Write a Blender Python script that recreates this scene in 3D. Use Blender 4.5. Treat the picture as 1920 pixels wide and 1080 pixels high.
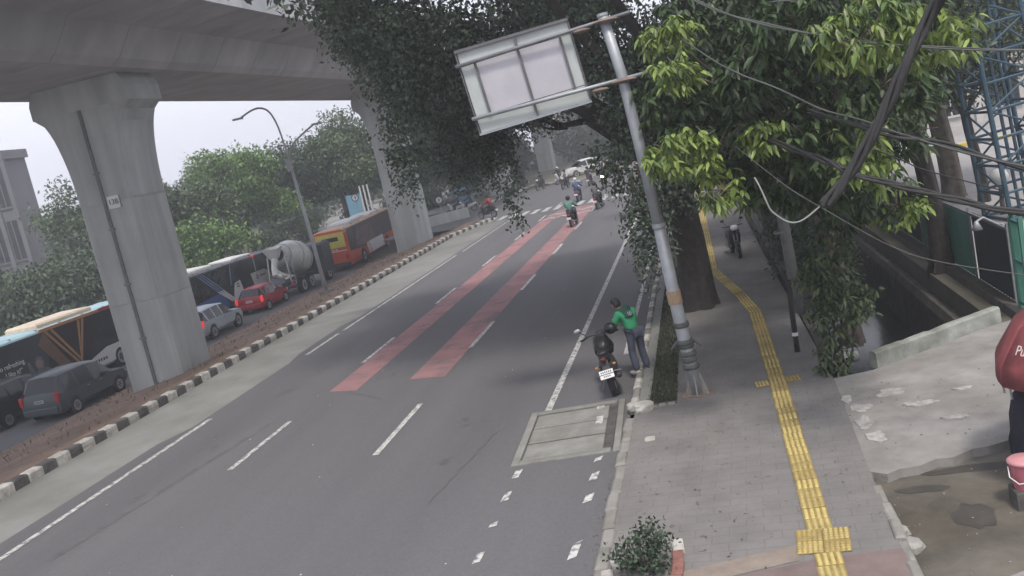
import bpy, bmesh, math, random
import numpy as np
from mathutils import Vector, Matrix

# ------------------------------------------------------------------ clear
for o in list(bpy.data.objects):
    bpy.data.objects.remove(o, do_unlink=True)
scene = bpy.context.scene
COL = scene.collection
PI = math.pi
R = math.radians
random.seed(7)
rng = np.random.default_rng(7)

# ------------------------------------------------------------------ camera
cam_d = bpy.data.cameras.new("camera")
cam = bpy.data.objects.new("camera", cam_d)
COL.objects.link(cam)
cam_d.sensor_width = 36.0
cam_d.lens = 36.0 * 1750.0 / 1920.0
cam_d.clip_start = 0.1
cam_d.clip_end = 2000.0
_rows = ((0.9600602226752583, 0.17402810334459123, 0.2190858007334522),
         (0.18439047838561493, 0.19539886515490537, -0.9632338423129138),
         (-0.21043887548990975, 0.9651598327440173, 0.1555055527628608))
cam.matrix_world = Matrix.Translation((0, 0, 5.4)) @ Matrix(_rows).to_4x4()
scene.camera = cam

# ------------------------------------------------------------------ sky, sun, exposure
SUN_EL, SUN_AZ = R(60), R(158)          # azimuth clockwise from +Y
w = bpy.data.worlds.new("World")
scene.world = w
w.use_nodes = True
nt = w.node_tree
bg = nt.nodes["Background"]
sky = nt.nodes.new("ShaderNodeTexSky")
sky.sky_type = 'NISHITA'
sky.sun_disc = False
sky.sun_elevation = SUN_EL
sky.sun_rotation = SUN_AZ
sky.air_density = 1.6
sky.dust_density = 6.0
sky.ozone_density = 1.0
mixw = nt.nodes.new("ShaderNodeMix")
mixw.data_type = 'RGBA'
mixw.inputs[0].default_value = 0.62
nt.links.new(sky.outputs[0], mixw.inputs[6])
mixw.inputs[7].default_value = (10.2, 10.2, 11.8, 1)      # bright milky haze layer over the whole sky
nt.links.new(mixw.outputs[2], bg.inputs[0])
bg.inputs[1].default_value = 0.10
sun_d = bpy.data.lights.new("sun", 'SUN')
sun_d.energy = 1.75
sun_d.angle = R(9)
sun_d.color = (1.0, 0.95, 0.87)
sun = bpy.data.objects.new("sun", sun_d)
COL.objects.link(sun)
sd = Vector((math.sin(SUN_AZ) * math.cos(SUN_EL), math.cos(SUN_AZ) * math.cos(SUN_EL), math.sin(SUN_EL)))
sun.rotation_euler = sd.to_track_quat('Z', 'Y').to_euler()
scene.view_settings.view_transform = 'Standard'
scene.view_settings.look = 'None'
scene.view_settings.exposure = 0.74
scene.view_settings.gamma = 1.0
scene.cycles.use_denoising = True
scene.cycles.max_bounces = 6
scene.cycles.diffuse_bounces = 4
scene.cycles.glossy_bounces = 2
scene.cycles.transmission_bounces = 3
scene.cycles.transparent_max_bounces = 6
scene.cycles.volume_bounces = 0
scene.cycles.volume_max_steps = 64

# ------------------------------------------------------------------ materials
MATS = {}


def mat(name, col, rough=0.7, metal=0.0, var=0.25, scale=3.0, bump=0.0, bscale=40.0, col2=None, spec=0.4,
        emit=None, big=None, trans=0.0, island=False, streak=None):
    """procedural principled material: base colour broken up by noise, optional second colour in patches, bump"""
    if name in MATS:
        return MATS[name]
    m = bpy.data.materials.new(name)
    m.use_nodes = True
    t = m.node_tree
    b = t.nodes["Principled BSDF"]
    b.inputs["Roughness"].default_value = rough
    b.inputs["Metallic"].default_value = metal
    b.inputs["Specular IOR Level"].default_value = spec
    tc = t.nodes.new("ShaderNodeTexCoord")
    n = t.nodes.new("ShaderNodeTexNoise")
    n.inputs["Scale"].default_value = scale
    n.inputs["Detail"].default_value = 6
    n.inputs["Roughness"].default_value = 0.65
    oi = t.nodes.new("ShaderNodeObjectInfo")
    sc_ = t.nodes.new("ShaderNodeVectorMath")
    sc_.operation = 'MULTIPLY_ADD'
    t.links.new(oi.outputs["Random"], sc_.inputs[0])
    sc_.inputs[1].default_value = (37.0, 53.0, 71.0)
    t.links.new(tc.outputs["Object"], sc_.inputs[2])
    vec = sc_.outputs[0]
    t.links.new(vec, n.inputs["Vector"])
    r = t.nodes.new("ShaderNodeValToRGB")
    r.color_ramp.elements[0].position = 0.3
    r.color_ramp.elements[1].position = 0.72
    c1 = [max(0, c * (1 - var)) for c in col]
    c2 = [min(1, c * (1 + var)) for c in (col2 or col)]
    r.color_ramp.elements[0].color = (*c1, 1)
    r.color_ramp.elements[1].color = (*c2, 1)
    out = r.outputs[0]
    if island:
        gi = t.nodes.new("ShaderNodeNewGeometry")
        r.color_ramp.elements[0].position = 0.0
        r.color_ramp.elements[1].position = 1.0
        t.links.new(gi.outputs["Random Per Island"], r.inputs[0])
    else:
        t.links.new(n.outputs[0], r.inputs[0])
    if big:
        n2 = t.nodes.new("ShaderNodeTexNoise")
        n2.inputs["Scale"].default_value = big[0]
        n2.inputs["Detail"].default_value = 4
        if streak:
            mp_ = t.nodes.new("ShaderNodeMapping")
            mp_.inputs["Scale"].default_value = streak
            t.links.new(vec, mp_.inputs[0])
            t.links.new(mp_.outputs[0], n2.inputs["Vector"])
        else:
            t.links.new(vec, n2.inputs["Vector"])
        r2 = t.nodes.new("ShaderNodeValToRGB")
        r2.color_ramp.elements[0].position = 0.35
        r2.color_ramp.elements[1].position = 0.65
        r2.color_ramp.elements[0].color = (*big[1], 1)
        r2.color_ramp.elements[1].color = (1, 1, 1, 1)
        t.links.new(n2.outputs[0], r2.inputs[0])
        mx = t.nodes.new("ShaderNodeMix")
        mx.data_type = 'RGBA'
        mx.blend_type = 'MULTIPLY'
        mx.inputs[0].default_value = 1.0
        t.links.new(out, mx.inputs[6])
        t.links.new(r2.outputs[0], mx.inputs[7])
        out = mx.outputs[2]
    t.links.new(out, b.inputs["Base Color"])
    if bump:
        nb = t.nodes.new("ShaderNodeTexNoise")
        nb.inputs["Scale"].default_value = bscale
        nb.inputs["Detail"].default_value = 5
        t.links.new(tc.outputs["Object"], nb.inputs["Vector"])
        bp = t.nodes.new("ShaderNodeBump")
        bp.inputs["Strength"].default_value = bump
        bp.inputs["Distance"].default_value = 0.02
        t.links.new(nb.outputs[0], bp.inputs["Height"])
        t.links.new(bp.outputs[0], b.inputs["Normal"])
    if emit:
        b.inputs["Emission Color"].default_value = (*emit[0], 1)
        b.inputs["Emission Strength"].default_value = emit[1]
    if trans:
        tr = t.nodes.new("ShaderNodeBsdfTranslucent")
        t.links.new(out, tr.inputs[0])
        ms = t.nodes.new("ShaderNodeMixShader")
        ms.inputs[0].default_value = trans
        t.links.new(b.outputs[0], ms.inputs[1])
        t.links.new(tr.outputs[0], ms.inputs[2])
        t.links.new(ms.outputs[0], t.nodes["Material Output"].inputs[0])
    MATS[name] = m
    return m


def paint(name, col, rough=0.35, var=0.06, metal=0.0):
    return mat(name, col, max(rough, .38), metal, var, 2.0, spec=0.25)


M_ASPHALT = mat("asphalt", (0.120, 0.119, 0.124), 0.9, var=0.13, scale=22, bump=0.35, bscale=70, big=(1.0, (0.84, 0.84, 0.85)), streak=(.55, .035, 1), spec=0.25)
M_GUTTER = mat("gutter_concrete", (0.215, 0.218, 0.205), 0.9, var=0.16, scale=0.9, bump=0.2, bscale=30, big=(0.25, (0.72, 0.72, 0.70)))
M_SOIL = mat("median_soil", (0.20, 0.135, 0.098), 0.95, var=0.35, scale=1.4, bump=0.8, bscale=9, big=(0.3, (0.75, 0.72, 0.66)))
M_DIRT = mat("muddy_dirt", (0.115, 0.105, 0.088), 0.95, var=0.3, scale=1.6, bump=0.6, bscale=12, big=(0.5, (0.62, 0.60, 0.55)))
M_GROUND = mat("ground_earth", (0.10, 0.095, 0.075), 0.95, var=0.3, scale=0.3, bump=0.4, bscale=5)
M_CONC = mat("concrete_smooth", (0.40, 0.415, 0.405), 0.85, var=0.10, scale=0.7, bump=0.1, bscale=25, big=(1.0, (0.74, 0.74, 0.73)), streak=(1.6, 1.6, .12))
M_CONC2 = mat("concrete_girder", (0.44, 0.44, 0.45), 0.85, var=0.08, scale=0.5, big=(1.0, (0.80, 0.80, 0.80)), streak=(.6, .9, .35))
M_CONCR = mat("concrete_rough", (0.24, 0.235, 0.215), 0.95, var=0.3, scale=2.5, bump=0.7, bscale=14, big=(0.9, (0.66, 0.65, 0.62)))
M_SLAB = mat("concrete_slab", (0.245, 0.237, 0.225), 0.95, var=0.22, scale=2.2, bump=0.4, bscale=20, big=(0.7, (0.75, 0.74, 0.71)))
M_WHITE = mat("road_paint_white", (0.41, 0.41, 0.395), 0.8, var=0.22, scale=5)
M_KWHITE = mat("kerb_paint_white", (0.46, 0.45, 0.42), 0.85, var=0.3, scale=4, bump=0.4, big=(5.0, (.70, .68, .64)))
M_KBLACK = mat("kerb_paint_black", (0.05, 0.047, 0.045), 0.85, var=0.4, scale=4, bump=0.4, col2=(.085, .08, .075))
M_RED = mat("road_paint_red", (0.25, 0.128, 0.130), 0.9, var=0.22, scale=1.2, big=(0.7, (0.72, 0.80, 0.80)))
for m_, lo, hi, k_ in ((M_RED, .30, .52, 1.6), (M_WHITE, .38, .56, 9.0)):       # paint worn through to the asphalt
    for nd in m_.node_tree.nodes:
        if nd.type == 'VALTORGB' and nd.inputs[0].is_linked and nd.inputs[0].links[0].from_node.inputs['Detail'].default_value == 6:
            nd.color_ramp.elements[0].position = lo
            nd.color_ramp.elements[0].color = (.125, .12, .123, 1) if m_ is M_WHITE else (.15, .115, .118, 1)
            nd.color_ramp.elements[1].position = hi
            nd.inputs[0].links[0].from_node.inputs['Scale'].default_value = k_
M_YEL = mat("tactile_yellow", (0.43, 0.35, 0.145), 0.8, var=0.25, scale=4, big=(1.5, (0.75, 0.72, 0.66)))
M_GALV = mat("galvanised_steel", (0.30, 0.32, 0.34), 0.5, 0.35, var=0.18, scale=3)
M_DGALV = mat("weathered_steel", (0.17, 0.18, 0.19), 0.6, 0.3, var=0.25, scale=4)
M_RUST = mat("rusty_plate", (0.17, 0.125, 0.105), 0.85, var=0.35, scale=6)
M_BARK = mat("bark", (0.034, 0.029, 0.025), 0.95, var=0.5, scale=6, bump=1.0, bscale=9)
M_BARKL = mat("pale_bark", (0.12, 0.10, 0.08), 0.95, var=0.4, scale=5, bump=1.0, bscale=12)
M_BLACK = mat("black_plastic", (0.014, 0.014, 0.016), 0.45, var=0.2)
M_RUBBER = mat("tyre_rubber", (0.016, 0.016, 0.017), 0.85, var=0.25)
M_RIM = mat("wheel_alloy", (0.36, 0.37, 0.38), 0.35, 0.6, var=0.1)
M_GLASS = mat("dark_glass", (0.016, 0.019, 0.023), 0.12, var=0.2, spec=0.3)
M_CABLE = mat("cable_sheath", (0.022, 0.022, 0.022), 0.65, var=0.3, scale=6)
M_CABLEG = mat("cable_grey", (0.065, 0.07, 0.066), 0.6, var=0.2, scale=6)
M_PLATE = mat("plate_white", (0.62, 0.62, 0.62), 0.5, var=0.06)
M_MARK = mat("dark_lettering", (0.03, 0.03, 0.035), 0.6, var=0.1)
M_TAIL = mat("tail_light_red", (0.42, 0.02, 0.025), 0.25, var=0.1)
M_TAILON = mat("tail_light_lit", (0.5, 0.02, 0.02), 0.25, emit=((1.0, 0.06, 0.05), 0.35))
M_LAMPON = mat("headlight_lit", (0.8, 0.8, 0.7), 0.2, emit=((1.0, 0.95, 0.7), 6.0))
M_SKIN = mat("skin", (0.27, 0.155, 0.10), 0.6, var=0.08)
M_HAIR = mat("black_hair", (0.012, 0.011, 0.011), 0.6, var=0.3, scale=30)
M_WATER = mat("canal_water", (0.014, 0.018, 0.017), 0.12, var=0.3, scale=1.5, bump=0.1, bscale=6)
M_STONE = mat("canal_stone", (0.075, 0.07, 0.062), 0.95, var=0.4, scale=2.5, bump=0.8, bscale=6)
M_GREENP = mat("green_panel_paint", (0.06, 0.20, 0.15), 0.6, var=0.15, scale=1.5, big=(0.8, (0.75, 0.8, 0.8)))
M_BLUEST = mat("tower_blue_paint", (0.028, 0.066, 0.098), 0.55, 0.1, var=0.2, scale=3)
M_GRASS = mat("grass_blades", (0.022, 0.032, 0.016), 0.85, var=0.35, island=True, col2=(0.052, 0.062, 0.034))
L_FIC = mat("ficus_leaf", (0.042, 0.064, 0.042), 0.5, var=0.4, col2=(0.092, 0.128, 0.082), island=True, trans=0.15)
L_FICD = mat("ficus_leaf_dark", (0.022, 0.040, 0.020), 0.55, var=0.3, col2=(0.050, 0.075, 0.038), island=True, trans=0.10)
L_BIGLIT = mat("long_leaf_sunlit", (0.070, 0.125, 0.028), 0.42, var=0.35, col2=(0.19, 0.255, 0.060), island=True, trans=0.25)  # sunlit clusters: sunlight painted in as a brighter leaf colour
L_BIGSHADE = mat("long_leaf_shaded", (0.019, 0.042, 0.014), 0.45, var=0.35, col2=(0.050, 0.085, 0.028), island=True, trans=0.2)  # same leaves in shade: the shading is painted into a darker colour
L_SHRUB = mat("shrub_leaf", (0.035, 0.060, 0.024), 0.5, var=0.3, col2=(0.085, 0.115, 0.05), island=True, trans=0.2)
L_BG = mat("background_leaf", (0.034, 0.062, 0.026), 0.6, var=0.35, col2=(0.085, 0.130, 0.052), island=True, trans=0.15)
L_BG2 = mat("background_leaf_bright", (0.055, 0.115, 0.028), 0.6, var=0.35, col2=(0.12, 0.20, 0.055), island=True, trans=0.2)
L_BG3 = mat("background_leaf_dark", (0.027, 0.046, 0.026), 0.6, var=0.35, col2=(0.062, 0.095, 0.048), island=True, trans=0.12)


# ------------------------------------------------------------------ mesh helpers
class MB:
    def __init__(s):
        s.v = []
        s.f = []

    def add(s, vs, fs):
        k = len(s.v)
        s.v += [tuple(v) for v in vs]
        s.f += [tuple(k + i for i in f) for f in fs]
        return s

    def box(s, x0, x1, y0, y1, z0, z1, m=None):
        vs = [(x, y, z) for z in (z0, z1) for y in (y0, y1) for x in (x0, x1)]
        if m is not None:
            vs = [tuple(m @ Vector(v)) for v in vs]
        return s.add(vs, [(0, 2, 3, 1), (4, 5, 7, 6), (0, 1, 5, 4), (2, 6, 7, 3), (0, 4, 6, 2), (1, 3, 7, 5)])

    def bbox(s, x0, x1, y0, y1, z0, z1, c=0.02, m=None):
        """box with chamfered upper edges"""
        vs = [(x0, y0, z0), (x1, y0, z0), (x1, y1, z0), (x0, y1, z0),
              (x0, y0, z1 - c), (x1, y0, z1 - c), (x1, y1, z1 - c), (x0, y1, z1 - c),
              (x0 + c, y0 + c, z1), (x1 - c, y0 + c, z1), (x1 - c, y1 - c, z1), (x0 + c, y1 - c, z1)]
        if m is not None:
            vs = [tuple(m @ Vector(v)) for v in vs]
        fs = [(0, 3, 2, 1), (8, 9, 10, 11)]
        for a in (0, 4):
            for i in range(4):
                j = (i + 1) % 4
                fs.append((a + i, a + j, a + 4 + j, a + 4 + i))
        return s.add(vs, fs)

    def prism(s, pts, z0, z1):
        n = len(pts)
        vs = [(x, y, z0) for x, y in pts] + [(x, y, z1) for x, y in pts]
        fs = [tuple(range(n))[::-1], tuple(range(n, 2 * n))]
        fs += [(i, (i + 1) % n, n + (i + 1) % n, n + i) for i in range(n)]
        return s.add(vs, fs)

    def slabx(s, pts, x0, x1):
        """polygon in (y,z) extruded along x"""
        n = len(pts)
        vs = [(x0, y, z) for y, z in pts] + [(x1, y, z) for y, z in pts]
        fs = [tuple(range(n))[::-1], tuple(range(n, 2 * n))]
        fs += [(i, (i + 1) % n, n + (i + 1) % n, n + i) for i in range(n)]
        return s.add(vs, fs)

    def slaby(s, pts, y0, y1):
        n = len(pts)
        vs = [(x, y0, z) for x, z in pts] + [(x, y1, z) for x, z in pts]
        fs = [tuple(range(n)), tuple(range(n, 2 * n))[::-1]]
        fs += [(i, n + i, n + (i + 1) % n, (i + 1) % n) for i in range(n)]
        return s.add(vs, fs)

    def tube(s, pts, rad, n=8, cap=True):
        pts = [Vector(p) for p in pts]
        if not hasattr(rad, '__len__'):
            rad = [rad] * len(pts)
        k = len(pts)
        up = None
        vs = []
        for i, p in enumerate(pts):
            t = (pts[min(i + 1, k - 1)] - pts[max(i - 1, 0)])
            if t.length < 1e-9:
                t = Vector((0, 0, 1))
            t.normalize()
            if up is None:
                up = t.orthogonal().normalized()
            else:
                up = (up - t * up.dot(t))
                up = up.normalized() if up.length > 1e-6 else t.orthogonal().normalized()
            b = t.cross(up)
            for j in range(n):
                a = 2 * PI * j / n
                vs.append(p + (up * math.cos(a) + b * math.sin(a)) * rad[i])
        fs = []
        for i in range(k - 1):
            for j in range(n):
                fs.append((i * n + j, i * n + (j + 1) % n, (i + 1) * n + (j + 1) % n, (i + 1) * n + j))
        if cap:
            fs.append(tuple(range(n))[::-1])
            fs.append(tuple(range((k - 1) * n, k * n)))
        return s.add(vs, fs)

    def lathe(s, prof, n=16, axis='z', c=(0, 0, 0), cap=True):
        """profile of (radius, height) turned about an axis through c"""
        vs = []
        for r, h in prof:
            for j in range(n):
                a = 2 * PI * j / n
                x, y = r * math.cos(a), r * math.sin(a)
                if axis == 'z':
                    q = (x, y, h)
                elif axis == 'x':
                    q = (h, x, y)
                else:
                    q = (y, h, x)
                vs.append((q[0] + c[0], q[1] + c[1], q[2] + c[2]))
        fs = []
        for i in range(len(prof) - 1):
            for j in range(n):
                fs.append((i * n + j, i * n + (j + 1) % n, (i + 1) * n + (j + 1) % n, (i + 1) * n + j))
        if cap:
            fs.append(tuple(range(n))[::-1])
            fs.append(tuple(range((len(prof) - 1) * n, len(prof) * n)))
        return s.add(vs, fs)

    def ball(s, c, rx, ry, rz, n=10, m=7):
        prof = [(math.sin(PI * i / m), -math.cos(PI * i / m)) for i in range(m + 1)]
        vs = []
        for r, h in prof:
            for j in range(n):
                a = 2 * PI * j / n
                vs.append((c[0] + rx * r * math.cos(a), c[1] + ry * r * math.sin(a), c[2] + rz * h))
        fs = []
        for i in range(m):
            for j in range(n):
                fs.append((i * n + j, i * n + (j + 1) % n, (i + 1) * n + (j + 1) % n, (i + 1) * n + j))
        return s.add(vs, fs)

    def build(s, name, m, parent=None, smooth=False, loc=None):
        me = bpy.data.meshes.new(name)
        me.from_pydata(s.v, [], s.f)
        me.update()
        if smooth:
            me.polygons.foreach_set("use_smooth", [True] * len(me.polygons))
        return link(name, me, m, parent, loc)


def smooth_path(pts, k=6):
    P_ = [Vector(p) for p in pts]
    Q = []
    for i in range(len(P_) - 1):
        p0, p1, p2, p3 = P_[max(i - 1, 0)], P_[i], P_[i + 1], P_[min(i + 2, len(P_) - 1)]
        for j in range(k):
            u = j / k
            Q.append(.5 * ((2 * p1) + (-p0 + p2) * u + (2 * p0 - 5 * p1 + 4 * p2 - p3) * u * u + (-p0 + 3 * p1 - 3 * p2 + p3) * u ** 3))
    Q.append(P_[-1])
    return Q


def link(name, me, m, parent=None, loc=None):
    o = bpy.data.objects.new(name, me)
    COL.objects.link(o)
    if m is not None and len(me.materials) == 0:
        me.materials.append(m)
    if parent is not None:
        o.parent = parent
    if loc is not None:
        o.location = loc
    return o


def piece(name, me, m, parent, loc=(0, 0, 0), rot=(0, 0, 0), scl=(1, 1, 1)):
    """object sharing mesh data, material on the object"""
    o = bpy.data.objects.new(name, me)
    COL.objects.link(o)
    if len(me.materials) == 0:
        me.materials.append(None)
    o.material_slots[0].link = 'OBJECT'
    o.material_slots[0].material = m
    o.parent = parent
    o.location = loc
    o.rotation_euler = rot
    o.scale = scl
    return o


def tag(o, label=None, cat=None, group=None, kind=None):
    if label:
        o['label'] = label
    if cat:
        o['category'] = cat
    if group:
        o['group'] = group
    if kind:
        o['kind'] = kind
    return o


def thing(name, label, cat, loc=(0, 0, 0), rotz=0.0, group=None):
    o = bpy.data.objects.new(name, None)
    o.empty_display_size = 0.2
    COL.objects.link(o)
    o.location = loc
    o.rotation_euler = (0, 0, rotz)
    return tag(o, label, cat, group)


def struct(name, mb, m, label=None):
    return tag(mb.build(name, m), label, None, None, 'structure')


def copy_tree(o, parent=None):
    c = o.copy()
    COL.objects.link(c)
    if parent is not None:
        c.parent = parent
    for ch in list(o.children):
        copy_tree(ch, c)
    return c


def text_mesh(body, size, extrude=0.004):
    cu = bpy.data.curves.new("lettering", 'FONT')
    cu.body = body
    cu.size = size
    cu.extrude = extrude
    cu.align_x = 'CENTER'
    cu.align_y = 'CENTER'
    ob = bpy.data.objects.new("lettering", cu)
    COL.objects.link(ob)
    dg = bpy.context.evaluated_depsgraph_get()
    me = bpy.data.meshes.new_from_object(ob.evaluated_get(dg))
    bpy.data.objects.remove(ob)
    return me


def skin_mesh(verts, edges, radii, sub=1, root=0):
    me = bpy.data.meshes.new("skin_tmp")
    me.from_pydata(verts, edges, [])
    if len(me.skin_vertices) == 0:
        ob = bpy.data.objects.new("skin_tmp", me)
        COL.objects.link(ob)
    md = ob.modifiers.new("s", 'SKIN')
    md.use_smooth_shade = True
    if len(me.skin_vertices) == 0:
        bm = bmesh.new()
        bm.from_mesh(me)
        bm.verts.layers.skin.verify()
        bm.to_mesh(me)
        bm.free()
    sv = me.skin_vertices[0].data
    for i, r in enumerate(radii):
        sv[i].radius = r if hasattr(r, '__len__') else (r, r)
        sv[i].use_root = (i == root)
    if sub:
        ss = ob.modifiers.new("u", 'SUBSURF')
        ss.levels = sub
        ss.render_levels = sub
    dg = bpy.context.evaluated_depsgraph_get()
    out = bpy.data.meshes.new_from_object(ob.evaluated_get(dg))
    bpy.data.objects.remove(ob)
    out.polygons.foreach_set("use_smooth", [True] * len(out.polygons))
    return out


# ------------------------------------------------------------------ leaves
def unit(a):
    return a / np.maximum(np.linalg.norm(a, axis=1, keepdims=True), 1e-9)


def leaf_arrays(c, d, nrm, L, W, shape):
    """c centres(base), d tip direction, nrm rough normal; returns verts, tris for all the leaves"""
    n = len(c)
    d = unit(d)
    side = unit(np.cross(d, nrm))
    up = np.cross(side, d)
    L = np.asarray(L).reshape(-1, 1)
    W = np.asarray(W).reshape(-1, 1)
    if shape == 'diamond':
        P = np.stack([c, c + d * L * .45 + side * W * .5 + up * W * .12, c + d * L, c + d * L * .45 - side * W * .5 + up * W * .12], 1)
        T = np.array([[0, 1, 2], [0, 2, 3]])
    else:                                   # long drooping leaf with folded mid-rib
        dn = np.array([[0, 0, -1.0]])
        m1 = c + d * L * .33
        m2 = c + d * L * .68 + dn * L * .07
        tip = c + d * L * .97 + dn * L * .2
        P = np.stack([c, m1, m1 + side * W * .5 + up * W * .15, m1 - side * W * .5 + up * W * .15,
                      m2, m2 + side * W * .42 + up * W * .12, m2 - side * W * .42 + up * W * .12, tip], 1)
        T = np.array([[0, 2, 1], [0, 1, 3], [1, 2, 5], [1, 5, 4], [3, 1, 4], [3, 4, 6], [4, 5, 7], [6, 4, 7]])
    k = P.shape[1]
    V = P.reshape(-1, 3)
    F = (T[None] + (np.arange(n) * k)[:, None, None]).reshape(-1, 3)
    return V, F


def mesh_np(name, V, F):
    me = bpy.data.meshes.new(name)
    me.vertices.add(len(V))
    me.vertices.foreach_set("co", V.astype(np.float32).ravel())
    nf = len(F)
    me.loops.add(nf * 3)
    me.loops.foreach_set("vertex_index", F.astype(np.int32).ravel())
    me.polygons.add(nf)
    me.polygons.foreach_set("loop_start", np.arange(0, nf * 3, 3, dtype=np.int32))
    try:
        me.polygons.foreach_set("loop_total", np.full(nf, 3, dtype=np.int32))
    except Exception:
        pass
    me.update(calc_edges=True)
    me.validate()
    return me


def in_blob(n, c, r, hollow=0.35):
    u = unit(rng.normal(size=(n, 3)))
    q = (hollow ** 3 + (1 - hollow ** 3) * rng.random((n, 1))) ** (1 / 3)
    # lumpy outline
    lump = 1 + 0.22 * np.sin(u[:, :1] * 5 + c[0] * 3) * np.cos(u[:, 1:2] * 4 + c[1]) + 0.16 * np.sin(u[:, 2:3] * 7 + c[2])
    return np.array(c) + u * q * np.array(r) * lump


def crown_leaves(blobs, dens, L, W, droop=0.5, shape='diamond', clump=9, cr=0.18):
    """blobs: list of (centre, (rx,ry,rz)); leaves in clumps on twigs through the blob volume"""
    cs, ds = [], []
    for c, r in blobs:
        if not hasattr(r, '__len__'):
            r = (r, r, r)
        n = max(3, int(dens * r[0] * r[1] * r[2] * 4.19 / clump))
        k = in_blob(n, c, r)
        pts = np.repeat(k, clump, 0) + rng.normal(size=(n * clump, 3)) * cr * np.array([[1, 1, 0.8]])
        cs.append(pts)
        dd = unit(rng.normal(size=(n * clump, 3))) + np.array([[0, 0, -droop]])
        ds.append(dd)
    c = np.concatenate(cs)
    d = np.concatenate(ds)
    n = len(c)
    nr = unit(rng.normal(size=(n, 3)) + np.array([[0, 0, 1.2]]))
    s = 0.7 + 0.6 * rng.random(n)
    return leaf_arrays(c, d, nr, L * s, W * s, shape)


def strands(starts, length, per_m, L, W):
    """weeping twigs: leaves strung along a drooping line; returns V,F"""
    cs = []
    for p in starts:
        l = length * (0.5 + random.random())
        n = int(l * per_m)
        t = np.linspace(0, 1, n)[:, None]
        sway = rng.normal(size=(1, 2)) * 0.25 * l
        q = np.array(p)[None] + np.concatenate([sway * t, -l * t ** 1.15], 1)
        cs.append(q + rng.normal(size=q.shape) * 0.07)
    c = np.concatenate(cs)
    n = len(c)
    d = unit(rng.normal(size=(n, 3))) + np.array([[0, 0, -0.8]])
    nr = unit(rng.normal(size=(n, 3)) + np.array([[0, 0, 0.8]]))
    s = 0.7 + 0.6 * rng.random(n)
    return leaf_arrays(c, d, nr, L * s, W * s, 'diamond')


def join_np(parts):
    V, F, k = [], [], 0
    for v, f in parts:
        V.append(v)
        F.append(f + k)
        k += len(v)
    return np.concatenate(V), np.concatenate(F)


def limb(mb, a, b, r0, r1, sag=0.0, wob=0.15, n=6):
    a, b = Vector(a), Vector(b)
    l = (b - a).length
    pts, rad = [], []
    for i in range(n + 1):
        t = i / n
        p = a.lerp(b, t) + Vector((0, 0, sag * 4 * t * (1 - t)))
        if 0 < i < n:
            p += Vector((random.uniform(-1, 1), random.uniform(-1, 1), random.uniform(-1, 1))) * wob * l * 0.18
        pts.append(p)
        rad.append(r0 + (r1 - r0) * t)
    mb.tube(pts, rad, 8)
    return pts


def trunk_mesh(base, top, r0, r1, flare=1.7, n=12, lobes=5, wob=0.06):
    """tapered trunk with root flare and fluted section"""
    base, top = Vector(base), Vector(top)
    mb = MB()
    k = 12
    vs = []
    for i in range(k + 1):
        t = i / k
        c = base.lerp(top, t) + Vector((math.sin(t * 5) * wob, math.cos(t * 4) * wob - wob, 0))
        h = (top - base).length * t
        r = (r0 + (r1 - r0) * t) * (1 + (flare - 1) * math.exp(-h / 0.45))
        for j in range(n * 2):
            a = PI * j / n
            q = 1 + 0.10 * math.sin(lobes * a + t * 2) + 0.05 * math.sin(2 * lobes * a + 1) + (0.12 * math.exp(-h / 0.5) * math.sin(lobes * a + .5))
            vs.append(c + Vector((math.cos(a), math.sin(a), 0)) * r * q)
    m = n * 2
    fs = [(i * m + j, i * m + (j + 1) % m, (i + 1) * m + (j + 1) % m, (i + 1) * m + j) for i in range(k) for j in range(m)]
    mb.add(vs, fs)
    return mb


# ------------------------------------------------------------------ setting: ground, roads
YS = (-40, 0, 20, 40, 62, 75, 88, 110, 160, 260, 420)


def zl(y):
    """level of the sunken far carriageway: rises to meet the junction"""
    if y < 62:
        return -1.5
    if y > 88:
        return -0.06
    t = (y - 62) / 26
    return -1.5 + 1.44 * t * t * (3 - 2 * t)


def zmed(x, y):
    """median surface between the kerb and the sunken carriageway"""
    if x > -17.2:
        return 0.10
    t = min(1, (-17.2 - x) / (25.3 - 17.2))
    return 0.10 + (zl(y) + 0.05 - 0.10) * t


def strip(xs_fn, ys):
    """sheet from rows of (x,z) per y"""
    mb = MB()
    rows = [xs_fn(y) for y in ys]
    n = len(rows[0])
    vs = [(x, y, z) for y, r in zip(ys, rows) for x, z in r]
    fs = [(i * n + j, i * n + j + 1, (i + 1) * n + j + 1, (i + 1) * n + j) for i in range(len(ys) - 1) for j in range(n - 1)]
    return mb.add(vs, fs)


gx = lambda y: [(-320, zl(y) - 0.12), (-40, zl(y) - 0.12), (-25.3, zl(y) - 0.12), (-17.0, -0.12), (1.62, -0.12), (1.66, -2.6), (4.95, -2.6), (5.0, -0.10), (40, -0.10), (220, -0.10)]
struct('ground', strip(gx, YS), M_GROUND)
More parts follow.
